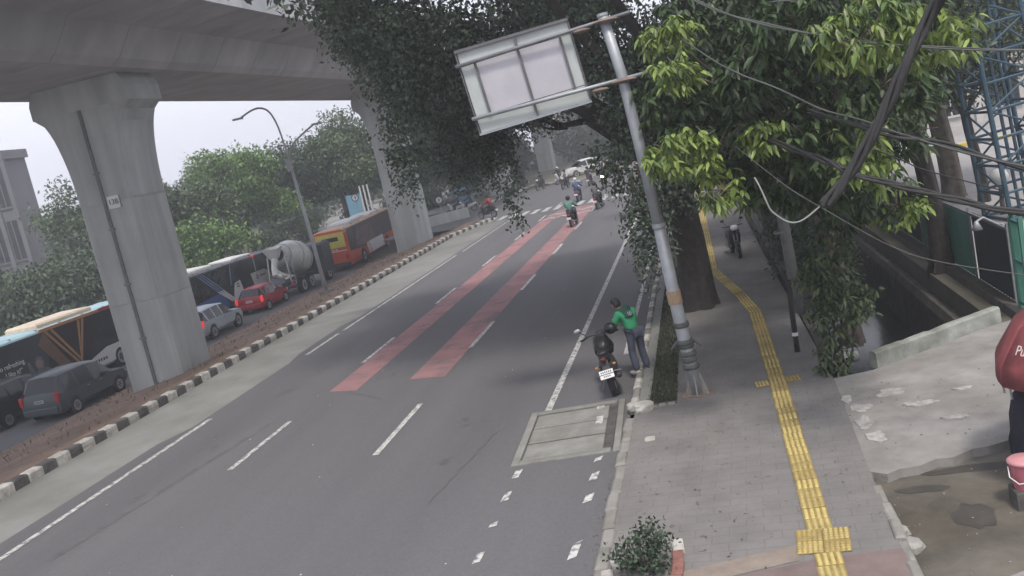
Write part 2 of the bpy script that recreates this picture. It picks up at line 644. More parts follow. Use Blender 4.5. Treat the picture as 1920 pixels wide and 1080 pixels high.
# near carriageway + junction
rd = MB()
rd.add([(-13.62, -30, 0), (-2.08, -30, 0), (-2.08, 63, 0), (-13.62, 63, 0)], [(0, 1, 2, 3)])
rd.add([(-16.0, 63, 0), (-2.08, 63, 0), (1.4, 66, 0), (24, 72, 0), (24, 104, 0), (4, 122, 0), (-5, 105, 0), (-24, 82, 0), (-24, 66, 0)], [tuple(range(9))])
struct('road', rd, M_ASPHALT)
struct('concrete_gutter_strip', MB().add([(-16.3, -30, 0.002), (-13.62, -30, 0.002), (-13.62, 63, 0.002), (-16.3, 63, 0.002)], [(0, 1, 2, 3)]), M_GUTTER)
struct('far_carriageway', strip(lambda y: [(-37.5, zl(y)), (-25.3, zl(y))], (-40, 0, 30, 62, 68, 75, 82, 88, 110, 200)), M_ASPHALT)
struct('median', strip(lambda y: [(x, zmed(x, y)) for x in (-25.2, -23, -21, -19, -17.2, -16.33)], (-30, 0, 20, 40, 55, 63, 66)), M_SOIL)
# asphalt wedge where the resurfacing overlaps the gutter
struct('asphalt_patch', MB().add([(-13.62, 10, .004), (-13.62, 20.6, .004), (-13.95, 19.6, .004), (-14.15, 10, .004)], [(0, 1, 2, 3)])
       .add([(-13.62, 26.6, .004), (-13.62, 33, .004), (-13.9, 31.8, .004), (-13.85, 28, .004)], [(0, 1, 2, 3)]), M_ASPHALT)


# ------------------------------------------------------------------ road markings (thin sheets, each marking its own piece)
def sheet(name, quads, m, z=0.008):
    mb = MB()
    for q in quads:
        mb.add([(x, y, z) for x, y in q], [tuple(range(len(q)))])
    return struct(name, mb, m)


def rect(x, y0, y1, wd):
    return [(x - wd / 2, y0), (x + wd / 2, y0), (x + wd / 2, y1), (x - wd / 2, y1)]


lane = bpy.data.objects.new('lane_markings', None)
COL.objects.link(lane)
lane['kind'] = 'structure'


def mark(quad, m=M_WHITE, z=0.008, name='lane_dash'):
    mb = MB().add([(x, y, z) for x, y in quad], [tuple(range(len(quad)))])
    return mb.build(name, m, lane)


for k in range(-1, 7):
    y = 16.75 + 8.12 * k
    mark(rect(-10.47, y, y + 3.0, 0.13))
    mark(rect(-7.09, y - 0.4, y + 2.75, 0.13))
mark(rect(-13.4, 8, 21.2, 0.15), name='edge_line')
mark(rect(-13.4, 27.5, 30.3, 0.13), name='edge_line')
mark(rect(-13.38, 30.8, 47.5, 0.12), name='edge_line')
mark(rect(-13.3, 48.6, 62.5, 0.10), name='edge_line')
mark(rect(-3.8, 17.55, 60.0, 0.14), name='edge_line')
mark(rect(-2.47, 21.0, 60.0, 0.11), name='edge_line')
for a, b in ((8.2, 9.4), (10.3, 10.75), (11.2, 11.55), (12.3, 12.5), (13.2, 13.6), (14.1, 14.5)):
    mark([(-3.91 + random.uniform(0, .03), a), (-3.79, a + .05), (-3.77 - random.uniform(0, .04), b), (-3.89, b - .06)], name='worn_dash')
for a, b in ((9.6, 10.3), (11.0, 11.55), (12.75, 13.1), (13.55, 13.95), (14.35, 14.62)):
    mark([(-2.56, a), (-2.42 - random.uniform(0, .03), a + .08), (-2.41, b), (-2.53, b - .08)], name='worn_dash')
mark([(-10.38, 22.05), (-9.5, 21.7), (-9.45, 58), (-10.3, 58)], M_RED, 0.004, 'red_stripe')
mark([(-8.12, 21.95), (-7.1, 21.7), (-7.2, 58), (-8.1, 58)], M_RED, 0.004, 'red_stripe')
mark([(-10.3, 58), (-7.2, 58), (-7.2, 62.2), (-9.8, 62.2)], M_RED, 0.004, 'red_stripe')
for y in (57.0, 59.2):
    for i in range(4):
        x = -10.2 + i * 0.78
        mark([(x, y), (x + .4, y + .9), (x + .4, y + 1.3), (x, y + .4)], name='zigzag_mark')
        mark([(x + .4, y + .9), (x + .8, y), (x + .8, y + .4), (x + .4, y + 1.3)], name='zigzag_mark')
for i in range(14):
    x = -15.4 + i * 0.82
    mark([(x, 63.6 - .02 * i), (x + .42, 63.6 - .02 * i), (x + .42, 66.4 - .02 * i), (x, 66.4 - .02 * i)], name='zebra_stripe')
# dark skid seam left over from trenching
mark([(-12.2, 13.2), (-12.0, 13.2), (-10.9, 20.4), (-11.0, 20.5)], mat("tar_seam", (0.098, 0.098, 0.10), 0.9, var=0.3, scale=2), 0.004, 'tar_seam')


# ------------------------------------------------------------------ kerbs: one block at a time
def kerb_run(name, label, pts, blk, wd, h, mats, z0=0.0, jit=0.012, skip=(), start=0):
    root = tag(bpy.data.objects.new(name, None), label, 'kerb')
    COL.objects.link(root)
    me = None
    P = [Vector((p[0], p[1], 0)) for p in pts]
    segs = []
    tot = 0
    for a, b in zip(P, P[1:]):
        segs.append((tot, a, b))
        tot += (b - a).length
    k = start
    s = 0.0
    while s + blk <= tot:
        for t0, a, b in segs:
            if t0 <= s + blk / 2 < t0 + (b - a).length + 1e-6:
                d = (b - a).normalized()
                c = a + d * (s + blk / 2 - t0)
                break
        if me is None:
            mb = MB().bbox(-wd / 2, wd / 2, -blk / 2 + .006, blk / 2 - .006, 0, h, 0.035)
            me = bpy.data.meshes.new('kerb_block')
            me.from_pydata(mb.v, [], mb.f)
        if k not in skip:
            piece('kerb_block', me, mats[k % len(mats)], root, (c.x + random.uniform(-jit, jit), c.y, z0 + random.uniform(-jit, jit)),
                  (random.uniform(-.02, .02), random.uniform(-.03, .03), math.atan2(-d.x, d.y) + random.uniform(-.015, .015)))
        s += blk
        k += 1
    return root


kerb_run('median_kerb', 'black and white painted concrete kerb along the brown soil median', [(-16.45, 9.0), (-16.5, 40), (-16.5, 57.5), (-15.1, 65.0)], 0.5, 0.28, 0.26, (M_KWHITE, M_KBLACK), -0.02)
kerb_run('island_kerb', 'pale kerb round the far island beyond the crossing', [(-19.4, 84.0), (-17.4, 97.6), (-12, 88.5), (-7, 96), (4, 112)], 1.0, 0.28, 0.2, (M_KWHITE, M_GUTTER), -0.02)
M_KGREY = mat("kerb_grey", (0.19, 0.185, 0.17), 0.9, var=0.25, scale=5, bump=0.3)
kerb_run('footway_kerb', 'low roadside kerb with worn white blocks beside the grass strip', [(-2.0, 16.6), (-2.08, 62)], 0.62, 0.16, 0.15, (M_KWHITE, M_KGREY), -0.02)
kerb_run('dropped_kerb', 'cracked flush kerb stones along the near footway edge', [(-2.06, 8.4), (-2.04, 16.3)], 0.55, 0.2, 0.10, (M_CONCR, M_SLAB), -0.02, 0.02)
struct('far_island', MB().prism([(-19.2, 84.6), (-17.3, 97.2), (-12, 88.9), (-7.1, 96.3), (4, 112.5), (-2, 200), (-30, 200), (-22, 84.6)], -0.05, 0.1), mat('dry_verge', (.13, .125, .09), .95, var=.3, scale=.6))
struct('junction_verge', MB().prism([(-40, 88), (-24, 84), (-21, 90), (-26, 150), (-60, 150)], -0.06, 0.06), M_GUTTER)

# ------------------------------------------------------------------ footway
M_PAVE = bpy.data.materials.new("footway_pavers")
M_PAVE.use_nodes = True
t = M_PAVE.node_tree
b = t.nodes["Principled BSDF"]
b.inputs["Roughness"].default_value = 0.92
b.inputs["Specular IOR Level"].default_value = 0.25
tc = t.nodes.new("ShaderNodeTexCoord")
mp = t.nodes.new("ShaderNodeMapping")
mp.inputs["Rotation"].default_value = (0, 0, R(3))
br = t.nodes.new("ShaderNodeTexBrick")
br.inputs["Scale"].default_value = 1.0
br.inputs["Brick Width"].default_value = 0.42
br.inputs["Row Height"].default_value = 0.21
br.inputs["Mortar Size"].default_value = 0.006
br.inputs["Color1"].default_value = (0.168, 0.164, 0.161, 1)
br.inputs["Color2"].default_value = (0.178, 0.173, 0.169, 1)
br.inputs["Mortar"].default_value = (0.140, 0.137, 0.133, 1)
nz = t.nodes.new("ShaderNodeTexNoise")
nz.inputs["Scale"].default_value = 0.9
nz.inputs["Detail"].default_value = 8
nz.inputs["Roughness"].default_value = 0.7
rp = t.nodes.new("ShaderNodeValToRGB")
rp.color_ramp.elements[0].position = 0.3
rp.color_ramp.elements[1].position = 0.7
rp.color_ramp.elements[0].color = (0.72, 0.71, 0.70, 1)
rp.color_ramp.elements[1].color = (1.12, 1.10, 1.07, 1)
mm = t.nodes.new("ShaderNodeMix")
mm.data_type = 'RGBA'
mm.blend_type = 'MULTIPLY'
mm.inputs[0].default_value = 1
t.links.new(tc.outputs["Object"], mp.inputs[0])
t.links.new(mp.outputs[0], br.inputs[0])
t.links.new(tc.outputs["Object"], nz.inputs[0])
t.links.new(nz.outputs[0], rp.inputs[0])
t.links.new(br.outputs[0], mm.inputs[6])
t.links.new(rp.outputs[0], mm.inputs[7])
t.links.new(mm.outputs[2], b.inputs["Base Color"])
bp = t.nodes.new("ShaderNodeBump")
bp.inputs["Strength"].default_value = 0.35
bp.inputs["Distance"].default_value = 0.01
t.links.new(br.outputs["Fac"], bp.inputs["Height"])
bp.invert = True
t.links.new(bp.outputs[0], b.inputs["Normal"])

SZ = 0.12
struct('footway', MB().prism([(-1.96, -10), (1.3, -10), (1.42, 12.2), (1.56, 16.4), (1.48, 24), (1.38, 30), (1.2, 62), (-1.2, 62), (-1.2, 16.45), (-1.96, 16.45)], -0.1, SZ), M_PAVE)
struct('strip_kerb_top', MB().prism([(-1.9, 16.7), (-1.7, 16.7), (-1.75, 62), (-1.95, 62)], -0.1, 0.155), M_GUTTER)
struct('planting_strip', MB().prism([(-1.7, 16.6), (-1.2, 16.6), (-1.2, 62), (-1.75, 62)], -0.1, 0.10), M_DIRT)
M_PINK = mat("paver_pink", (0.165, 0.125, 0.115), 0.92, var=0.2, scale=2, bump=0.2)
M_TAN = mat("paver_tan", (0.21, 0.175, 0.145), 0.92, var=0.2, scale=3, bump=0.2)
struct('pink_paving', MB().add([(-1.05, -8, SZ + .004), (1.3, -8, SZ + .004), (1.38, 10.15, SZ + .004), (.4, 10.1, SZ + .004), (-1.05, 9.75, SZ + .004)], [(0, 1, 2, 3, 4)]), M_PINK)
struct('tan_paving_band', MB().add([(-1.05, 9.78, SZ + .006), (.28, 10.12, SZ + .006), (.29, 10.5, SZ + .006), (-1.05, 10.15, SZ + .006)], [(0, 1, 2, 3)]), M_TAN)

# tactile paving: every tile a piece
tact = tag(bpy.data.objects.new('tactile_path', None), 'yellow ribbed tactile paving line along the grey footway', 'tactile paving')
COL.objects.link(tact)
tb = MB().box(-.148, .148, -.148, .148, 0, .012)
for i in range(4):
    x = -.108 + i * .072
    tb.add([(x - .022, -.135, .012), (x + .022, -.135, .012), (x + .022, .135, .012), (x - .022, .135, .012),
            (x - .012, -.125, .022), (x + .012, -.125, .022), (x + .012, .125, .022), (x - .012, .125, .022)],
           [(4, 5, 6, 7), (0, 1, 5, 4), (1, 2, 6, 5), (2, 3, 7, 6), (3, 0, 4, 7)])
me_bar = bpy.data.meshes.new('bar_tile')
me_bar.from_pydata(tb.v, [], tb.f)
tb = MB().box(-.148, .148, -.148, .148, 0, .012)
for i in range(5):
    for j in range(5):
        x, y = -.116 + i * .058, -.116 + j * .058
        tb.add([(x - .02, y - .02, .012), (x + .02, y - .02, .012), (x + .02, y + .02, .012), (x - .02, y + .02, .012),
                (x - .01, y - .01, .022), (x + .01, y - .01, .022), (x + .01, y + .01, .022), (x - .01, y + .01, .022)],
               [(4, 5, 6, 7), (0, 1, 5, 4), (1, 2, 6, 5), (2, 3, 7, 6), (3, 0, 4, 7)])
me_dot = bpy.data.meshes.new('dot_tile')
me_dot.from_pydata(tb.v, [], tb.f)
M_YELD = mat("tactile_yellow_base", (0.25, 0.185, 0.06), 0.9, var=0.35, scale=6)  # darker tile base, so the raised bars and dots stand out
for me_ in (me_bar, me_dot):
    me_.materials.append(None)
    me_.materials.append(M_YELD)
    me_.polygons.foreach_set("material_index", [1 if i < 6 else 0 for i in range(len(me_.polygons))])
path = [(.57, 6.6), (.585, 10.5), (.62, 16.8), (.60, 22.6), (.33, 25.1), (-.27, 29.2), (-.38, 40), (-.5, 58)]
yel = [M_YEL, mat("tactile_yellow_worn", (0.40, 0.32, 0.13), 0.85, var=0.3, scale=5, big=(2.0, (0.7, 0.68, 0.62))),
       mat("tactile_yellow_fresh", (0.46, 0.37, 0.14), 0.8, var=0.2, scale=5)]
s = 0.0
P = [Vector((x, y, 0)) for x, y in path]
for a, b2 in zip(P, P[1:]):
    d = (b2 - a)
    l = d.length
    d.normalize()
    s = 0.15
    while s < l:
        c = a + d * s
        if not (10.2 < c.y < 10.82):
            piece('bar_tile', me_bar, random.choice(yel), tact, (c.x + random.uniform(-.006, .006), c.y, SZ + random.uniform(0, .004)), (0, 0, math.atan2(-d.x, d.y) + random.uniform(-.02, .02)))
        s += .302
for i in range(2):
    for j in range(2):
        a = R(-5)
        x, y = (i - .5) * .302, (j - .5) * .302
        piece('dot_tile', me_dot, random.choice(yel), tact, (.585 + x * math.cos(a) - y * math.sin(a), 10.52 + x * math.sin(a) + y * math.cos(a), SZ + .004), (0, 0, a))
for i in (-1, 1):
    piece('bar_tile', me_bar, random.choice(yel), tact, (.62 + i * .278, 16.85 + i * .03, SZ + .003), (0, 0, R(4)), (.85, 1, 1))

# ------------------------------------------------------------------ drain cover in the road
M_DRC = mat('drain_concrete', (.225, .225, .21), .95, var=.22, scale=2.5, bump=.4, bscale=20, big=(.9, (.78, .77, .74)))
dr = thing('drain_cover', 'concrete drain cover of three slabs set in the asphalt behind the parked motorcycle', 'drain cover', (-3.15, 16.1, 0), R(2))
f = MB()
f.bbox(-.92, -.78, -1.4, 1.4, -.05, .03, .01)
f.bbox(-.779, .80, 1.24, 1.40, -.05, .03, .01)
f.bbox(-.779, .80, -1.40, -1.22, -.05, .03, .01)
f.bbox(.84, .96, -1.4, 1.4, -.05, .03, .01)
f.build('frame', M_DRC, dr)
for i in range(3):
    y0 = -1.19 + i * .80
    MB().bbox(-.75, .66, y0, y0 + .715, -.05, .026 + .004 * (i % 2), .012).build('slab', M_DRC, dr)
MB().box(.68, .82, -1.2, 1.22, -.05, .012).build('grating_slot', M_KBLACK, dr)
MB().box(-.775, .675, -1.215, 1.235, -.06, .004).build('bedding', M_KBLACK, dr)
MB().box(.42, .56, .95, 1.15, .03, .032).build('paint_patch', M_WHITE, dr)
MB().box(.45, .58, .10, .52, .029, .0315).build('paint_patch', M_WHITE, dr)

# broken kerb stones and rubble
def rock(name, label, cat, loc, r, seed, m, group=None, rz=0):
    rr = random.Random(seed)
    mb = MB().ball((0, 0, 0), r[0], r[1], r[2], 9, 6)
    vs = []
    for v in mb.v:
        q = Vector(v)
        k = 1 + rr.uniform(-.16, .16)
        q = Vector((max(-r[0] * .8, min(r[0] * .8, q.x * k)), max(-r[1] * .8, min(r[1] * .8, q.y * k)), max(-r[2] * .7, min(r[2] * .75, q.z * k))))
        vs.append(tuple(q))
    mb.v = vs
    o = mb.build(name, m, None, False, loc)
    o.rotation_euler = (0, 0, rz)
    return tag(o, label, cat, group)


rock('broken_kerb_stone', 'large broken pale kerb stone at the near corner of the grass strip', 'rubble', (-1.78, 16.35, .16), (.22, .2, .14), 1, M_KWHITE, rz=.2)
rock('broken_kerb_stone', 'small broken pale stone beside the larger one at the kerb corner', 'rubble', (-2.02, 16.62, .12), (.13, .14, .1), 2, M_KWHITE)
rock('concrete_lump', 'upper grey concrete lump lying on the dirt at the footway edge', 'rubble', (1.45, 10.72, .02), (.12, .14, .11), 3, M_CONCR, rz=.3)
rock('concrete_lump', 'lower grey concrete lump lying on the dirt at the footway edge', 'rubble', (1.5, 10.4, .0), (.17, .19, .1), 4, M_CONCR, rz=.6)
rock('plaster_patch', 'flat white crumb of mortar on the near footway', 'rubble', (-1.62, 14.75, SZ + .008), (.11, .13, .02), 5, M_KWHITE)
ek = thing('corner_edging', 'worn curved concrete edging at the near end of the grass strip', 'edging', (0, 0, 0))
for i in range(3):
    a = Vector((-1.62 + i * .16, 16.42 + .02 * i, .0))
    MB().bbox(-.075, .075, -.06, .06, 0, .15 + .01 * (i % 2), .02).build('edging_stone', M_CONCR, ek, loc=a)

# grass in the strip
n = 9000
c = np.stack([rng.uniform(-1.74, -1.22, n), 16.7 + 40 * rng.random(n) ** 1.6, np.full(n, .09)], 1)
d = rng.normal(size=(n, 3)) * .5 + np.array([[0, 0, 1]])
V, F = leaf_arrays(c, d, rng.normal(size=(n, 3)), .05 + .07 * rng.random(n), .02 + .012 * rng.random(n), 'diamond')
tag(link('grass', mesh_np('grass', V, F), M_GRASS), 'sparse dark green grass growing in the roadside planting strip', 'grass', kind='stuff')
# weeds and dry tufts on the median
n = 1100
xx = -17.0 - 7.6 * rng.random(n)
cl = rng.uniform(20, 66, 130)
yy = cl[rng.integers(0, 130, n)] + rng.normal(size=n) * .35
zz = np.array([zmed(a, b_) for a, b_ in zip(xx, yy)])
xx2 = np.clip(xx, -24.6, -16.8)
c = np.stack([xx2, yy, np.array([zmed(a, b_) for a, b_ in zip(xx2, yy)])], 1)
d = rng.normal(size=(n, 3)) * .5 + np.array([[0, 0, 1]])
V, F = leaf_arrays(c, d, rng.normal(size=(n, 3)), .08 + .16 * rng.random(n), .03 + .02 * rng.random(n), 'diamond')
tag(link('median_weeds', mesh_np('median_weeds', V, F), mat("dry_weed", (0.09, 0.085, 0.045), 0.9, var=0.3, island=True, col2=(0.2, 0.17, 0.09))),
    'low scattered weeds and dry tufts on the brown median', 'weeds', kind='stuff')

# ------------------------------------------------------------------ viaduct
VX, SOF = -20.7, 10.4
PIER_Y = (29.5, 61.5, 93.5, 125.5, 157.5)
via = thing('viaduct', 'grey concrete railway viaduct deck running overhead along the median', 'viaduct', (VX, 0, SOF))
sec = [(-2.7, 0), (2.7, 0), (3.0, .22), (3.7, 1.12), (4.3, 1.22), (6.2, 1.36), (6.2, 3.0), (5.95, 3.0), (5.95, 1.7), (-5.95, 1.7), (-5.95, 3.0), (-6.2, 3.0), (-6.2, 1.36), (-4.3, 1.22), (-3.7, 1.12), (-3.0, .22)]
SEG = 3.2
mb = MB().slaby(sec, .012, SEG - .012)
me_seg = bpy.data.meshes.new('girder_segment')
me_seg.from_pydata(mb.v, [], mb.f)
core = MB().slaby([(x * .995, z + (.02 if z < .1 else (-.02 if z > 1.6 else .01))) for x, z in [(-2.7, 0), (2.7, 0), (3.0, .22), (3.7, 1.12), (4.3, 1.26), (6.1, 1.40), (6.1, 1.66), (-6.1, 1.66), (-6.1, 1.40), (-4.3, 1.26), (-3.7, 1.12), (-3.0, .22)]], -10, 210)
core.build('girder_core', M_CONC2, via)
tones = [M_CONC2, mat("concrete_girder_b", (0.46, 0.46, 0.465), 0.85, var=0.08, scale=0.5, big=(1.0, (0.80, 0.80, 0.80)), streak=(.6, .9, .35)),
         mat("concrete_girder_c", (0.42, 0.422, 0.43), 0.85, var=0.08, scale=0.5, big=(1.0, (0.80, 0.80, 0.80)), streak=(.6, .9, .35))]
for i in range(64):
    piece('girder_segment', me_seg, random.choice(tones), via, (0, -1.7 + 0.0 + i * SEG - 5, 0))


def pier_profile(z0, z1, n=1):
    """half widths of the column front at rising heights"""
    out = []
    for i in range(n + 1):
        z = z0 + (z1 - z0) * i / n
        if z < 6.2:
            hw = 1.08
        else:
            q = min(1, (z - 6.2) / 3.25)
            hw = 1.08 + .82 * (1 - math.sqrt(max(0, 1 - q * q)))
        out.append((hw, z))
    return out


def pier_lift(z0, z1, n=1, inset=0.0):
    pr = pier_profile(z0, z1, n)
    cch = .10
    mb = MB()
    rings = []
    for hw, z in pr:
        hw -= inset
        y0, y1 = inset, 2.2 - inset
        rings.append([(-hw + cch, y0, z), (hw - cch, y0, z), (hw, y0 + cch, z), (hw, y1 - cch, z), (hw - cch, y1, z), (-hw + cch, y1, z), (-hw, y1 - cch, z), (-hw, y0 + cch, z)])
    vs = [p for r in rings for p in r]
    fs = [tuple(range(8))[::-1], tuple(range((len(rings) - 1) * 8, len(rings) * 8))]
    for i in range(len(rings) - 1):
        for j in range(8):
            fs.append((i * 8 + j, i * 8 + (j + 1) % 8, (i + 1) * 8 + (j + 1) % 8, (i + 1) * 8 + j))
    return mb.add(vs, fs)


pier_labels = ['nearest grey concrete viaduct pier with a white number plate and drain channel', 'second concrete viaduct pier, hiding the front of the orange bus',
               'third concrete viaduct pier, mostly hidden behind hanging dark foliage', 'fourth concrete viaduct pier, standing on the far island beyond the crossing',
               'farthest concrete viaduct pier, pale in the haze']
pier0 = None
for k, y in enumerate(PIER_Y):
    if k == 0:
        p = thing('viaduct_pier', pier_labels[0], 'pier', (-20.35, y, 0), 0, 'viaduct piers')
        pier_lift(-1.3, 2.55).build('column_lift', M_CONC, p)
        pier_lift(2.565, 6.18).build('column_lift', M_CONC, p)
        top = pier_lift(6.195, 9.45, 12)
        top.build('flared_head', M_CONC, p)
        MB().slaby([(-1.9, 9.452), (1.9, 9.452), (1.9, 9.95), (1.72, 10.392), (-1.72, 10.392), (-1.9, 9.95)], .02, 2.18).build('head_block', M_CONC, p)
        pier_lift(-1.2, 9.3, 14, .03).build('column_core', M_CONC, p)
        pier0 = p
    else:
        p = copy_tree(pier0)
        p.location = (-20.35, y, 0)
        p['label'] = pier_labels[k]
# drain channel and number plate only on the near pier
M_DRAIN = mat("drain_steel", (0.13, 0.137, 0.14), 0.7, 0.1, var=0.2)
mb = MB()
mb.box(-.08, .04, -.04, -.001, -.8, 9.45)
mb.build('drain_channel', M_DRAIN, pier0)
for z in (1.2, 3.2, 5.2, 7.2):
    MB().box(-.14, .10, -.06, -.0015, z, z + .07).build('channel_clip', M_DGALV, pier0)
pl = MB().box(-.26, .20, -.025, -.003, -.22, .22).build('number_plate', M_PLATE, pier0, loc=(.38, -.03, 6.16))
tm = text_mesh("13B", .26)
o = link('lettering', tm, M_MARK, pl, (-.03, -.031, .0))
o.rotation_euler = (R(90), 0, 0)

# ------------------------------------------------------------------ street lamp on the median
lx, ly = -20.4, 46.0
M_LAMPP = mat('lamp_pole_paint', (.30, .31, .32), .6, .0, var=.15)
lp = thing('street_lamp', 'slim grey twin-arm street lamp standing on the brown median', 'street lamp', (lx, ly, zmed(lx, ly) - .05))
MB().box(-.3, .3, -.3, .3, 0, .22).build('base_block', M_CONCR, lp)
lean = -.03
MB().tube([(0, 0, .2), (lean * 3, 0, 3.5), (lean * 8, 0, 7.2)], [.11, .095, .075], 12).build('pole', M_LAMPP, lp, True)
arm = MB()
arm.tube(smooth_path([(-.22, 0, 7.0), (-.30, 0, 8.2), (-.42, 0, 9.2), (-.68, 0, 9.9), (-1.1, 0, 10.18), (-1.6, 0, 10.17), (-2.25, 0, 9.95)]), .05, 8)
arm.build('arm', M_LAMPP, lp, True)
MB().tube(smooth_path([(-.22, 0, 7.0), (-.12, 0, 7.5), (.2, 0, 8.05), (.7, 0, 8.35), (1.5, 0, 8.75)]), .05, 8).build('arm', M_LAMPP, lp, True)
MB().bbox(-2.75, -2.2, -.1, .1, 9.86, 9.96, .03).build('lantern', M_GALV, lp)
MB().bbox(1.45, 2.0, -.1, .1, 8.72, 8.82, .03).build('lantern', M_GALV, lp)
MB().bbox(-.42, -.2, -.12, -.02, 6.7, 7.35, .02).build('junction_box', M_LAMPP, lp)

# ------------------------------------------------------------------ road sign seen from behind
sg = thing('road_sign', 'large road direction sign seen from behind on a leaning grey pole', 'road sign', (-.82, 16.8, SZ))
P0 = [(0, 0, .0), (-.05, 0, .9), (-.09, 0, 1.9), (-.12, 0, 3.2), (-.2, 0, 4.85), (-.26, 0, 5.9), (-.40, 0, 7.0)]
MB().tube(P0[:4], [.125, .12, .115, .108], 16).build('pole', M_GALV, sg, True)
MB().tube(P0[3:], [.104, .10, .096, .09], 16).build('pole_upper', M_GALV, sg, True)
MB().tube([(-.119, 0, 3.17), (-.121, 0, 3.25)], .125, 16).build('pole_collar', M_GALV, sg)
MB().tube([(-.40, 0, 6.98), (-.402, 0, 7.03)], .1, 16).build('pole_cap', M_GALV, sg)
MB().tube([(-.085, 0, 1.75), (-.093, 0, 2.0)], .131, 16).build('orange_sticker', mat("faded_sticker", (0.28, 0.20, 0.13), 0.8, var=0.3, scale=9), sg)
bp_ = MB().box(-.28, .28, -.2, .2, 0, .03)
bp_.build('base_plate', M_RUST, sg)
for a in range(6):
    q = MB().slabx([(.11, .03), (.24, .03), (.11, .42)], -.012, .012)
    g_ = q.build('gusset', M_CONCR, sg)
    g_.rotation_euler = (0, 0, a * PI / 3)
for z, r in ((.55, .16), (.68, .145), (.80, .165), (.95, .15), (1.02, .17)):
    MB().lathe([(r * .9, z - .045), (r, z - .01), (r * .97, z + .03), (r * .86, z + .05)], 12, c=(-.05 * z, 0, 0)).build('wire_wrap', M_CABLEG, sg)
for s_ in (-1, 1):
    MB().tube([(-.05, 0, .98), (-.05 + s_ * .16, -.08, 1.05), (-.05 + s_ * .27, -.1, .93)], [.035, .03, .02], 6).build('loose_wrap_end', M_CABLEG, sg)
MB().lathe([(.13, 1.3), (.145, 1.33), (.14, 1.38), (.13, 1.40)], 12, c=(-.06, 0, 0)).build('wire_wrap', M_CABLEG, sg)
# panel in its own plane: local u left, v up
TL, TR, BR, BL = Vector((-3.12, .14, 6.98)), Vector((-1.04, .14, 7.08)), Vector((-.90, .14, 5.63)), Vector((-2.98, .14, 5.48))


def pp(u, v, dy=0):
    a = BL.lerp(BR, u).lerp(TL.lerp(TR, u), v)
    return (a.x, a.y + dy, a.z)


def pquad(u0, u1, v0, v1, d0, d1):
    vs = [pp(u0, v0, d0), pp(u1, v0, d0), pp(u1, v1, d0), pp(u0, v1, d0), pp(u0, v0, d1), pp(u1, v0, d1), pp(u1, v1, d1), pp(u0, v1, d1)]
    return MB().add(vs, [(0, 1, 2, 3), (7, 6, 5, 4), (0, 4, 5, 1), (1, 5, 6, 2), (2, 6, 7, 3), (3, 7, 4, 0)])


M_SIGN = mat("sign_sheet", (0.46, 0.45, 0.48), 0.6, 0.1, var=0.10, scale=1.5, big=(1.2, (0.86, 0.86, 0.88)))
M_SIGN2 = mat("sign_strip", (0.40, 0.43, 0.42), 0.6, 0.1, var=0.10, scale=2)
M_FRAME = mat("sign_frame_steel", (0.12, 0.12, 0.13), 0.6, 0.3, var=0.2)
us = (0, .135, .53, .905, 1.0)
for i in range(4):
    pquad(us[i] + .004, us[i + 1] - .004, .20, .825, 0, .02).build('sheet', M_SIGN if i in (1, 2) else M_SIGN2, sg)
for i, (a, b_) in enumerate(((0, .53), (.53, 1))):
    pquad(a + .004, b_ - .004, .0, .192, .004, .024).build('sheet', M_SIGN2, sg)
    pquad(a + .004, b_ - .004, .833, 1.0, .004, .024).build('sheet', M_SIGN2, sg)
for u in us[1:4]:
    pquad(u - .009, u + .009, .19, .83, -.05, -.002).build('rib', M_FRAME, sg)
pquad(.521, .539, .0, .18, -.05, -.002).build('rib', M_FRAME, sg)
pquad(.521, .539, .845, .985, -.05, -.002).build('rib', M_FRAME, sg)
pquad(-.01, 1.01, .985, 1.02, -.06, .03).build('edge_rail', M_FRAME, sg)
pquad(-.01, 1.01, -.03, -.002, -.06, .03).build('edge_rail', M_GALV, sg)
pquad(-.012, -.002, 0, .98, -.04, .03).build('edge_rail', M_FRAME, sg)
pquad(1.002, 1.012, 0, .98, -.04, .03).build('edge_rail', M_FRAME, sg)
for v, zp, px_ in ((.83, 6.88, -.38), (.185, 5.82, -.26)):
    a = Vector(pp(-.03, v, -.085))
    e = Vector((px_ + .45, -.02, zp + .06))
    m_ = Vector((px_, -.0, zp))
    MB().tube([a, a.lerp(e, .45), e], [.035, .035, .032], 8).build('support_arm', M_GALV if v < .5 else M_DGALV, sg, True)
    MB().ball((px_ + .02, 0, zp + .01), .24, .2, .05, 12, 6).build('gusset_plate', M_RUST, sg)
    MB().ball((px_ - .42, -.03, zp - .06), .16, .1, .04, 10, 6).build('gusset_plate', M_RUST, sg)

# ------------------------------------------------------------------ right side: canal, culvert slab, dirt
struct('canal_water', MB().add([(1.6, 16, -1.9), (5.05, 16, -1.9), (5.05, 80, -1.9), (1.6, 80, -1.9)], [(0, 1, 2, 3)]), M_WATER)
cw = MB()
cw.box(1.57, 1.85, 16.6, 80, -2.55, .06)
tag(cw.build('canal_wall', M_STONE), 'dark stone wall of the canal along the footway edge', 'wall')
cw = MB()
cw.slaby([(4.55, -2.55), (5.6, -2.55), (5.6, .06), (5.35, .06), (5.2, -.55), (4.8, -.6), (4.72, -.8)], 18.7, 80)
tag(cw.build('canal_wall', M_STONE), 'dark stepped stone wall of the canal below the green fence', 'wall')
MB_ = MB().lathe([(.11, 0), (.11, .5), (.085, .5), (.085, 0)], 12, axis='x', c=(1.86, 19.3, -.35), cap=False)
tag(MB_.build('drain_pipe', mat("pvc_pipe", (0.42, 0.42, 0.40), 0.6, var=0.2), None, True), 'short pale pipe stub jutting out over the dark canal', 'pipe')
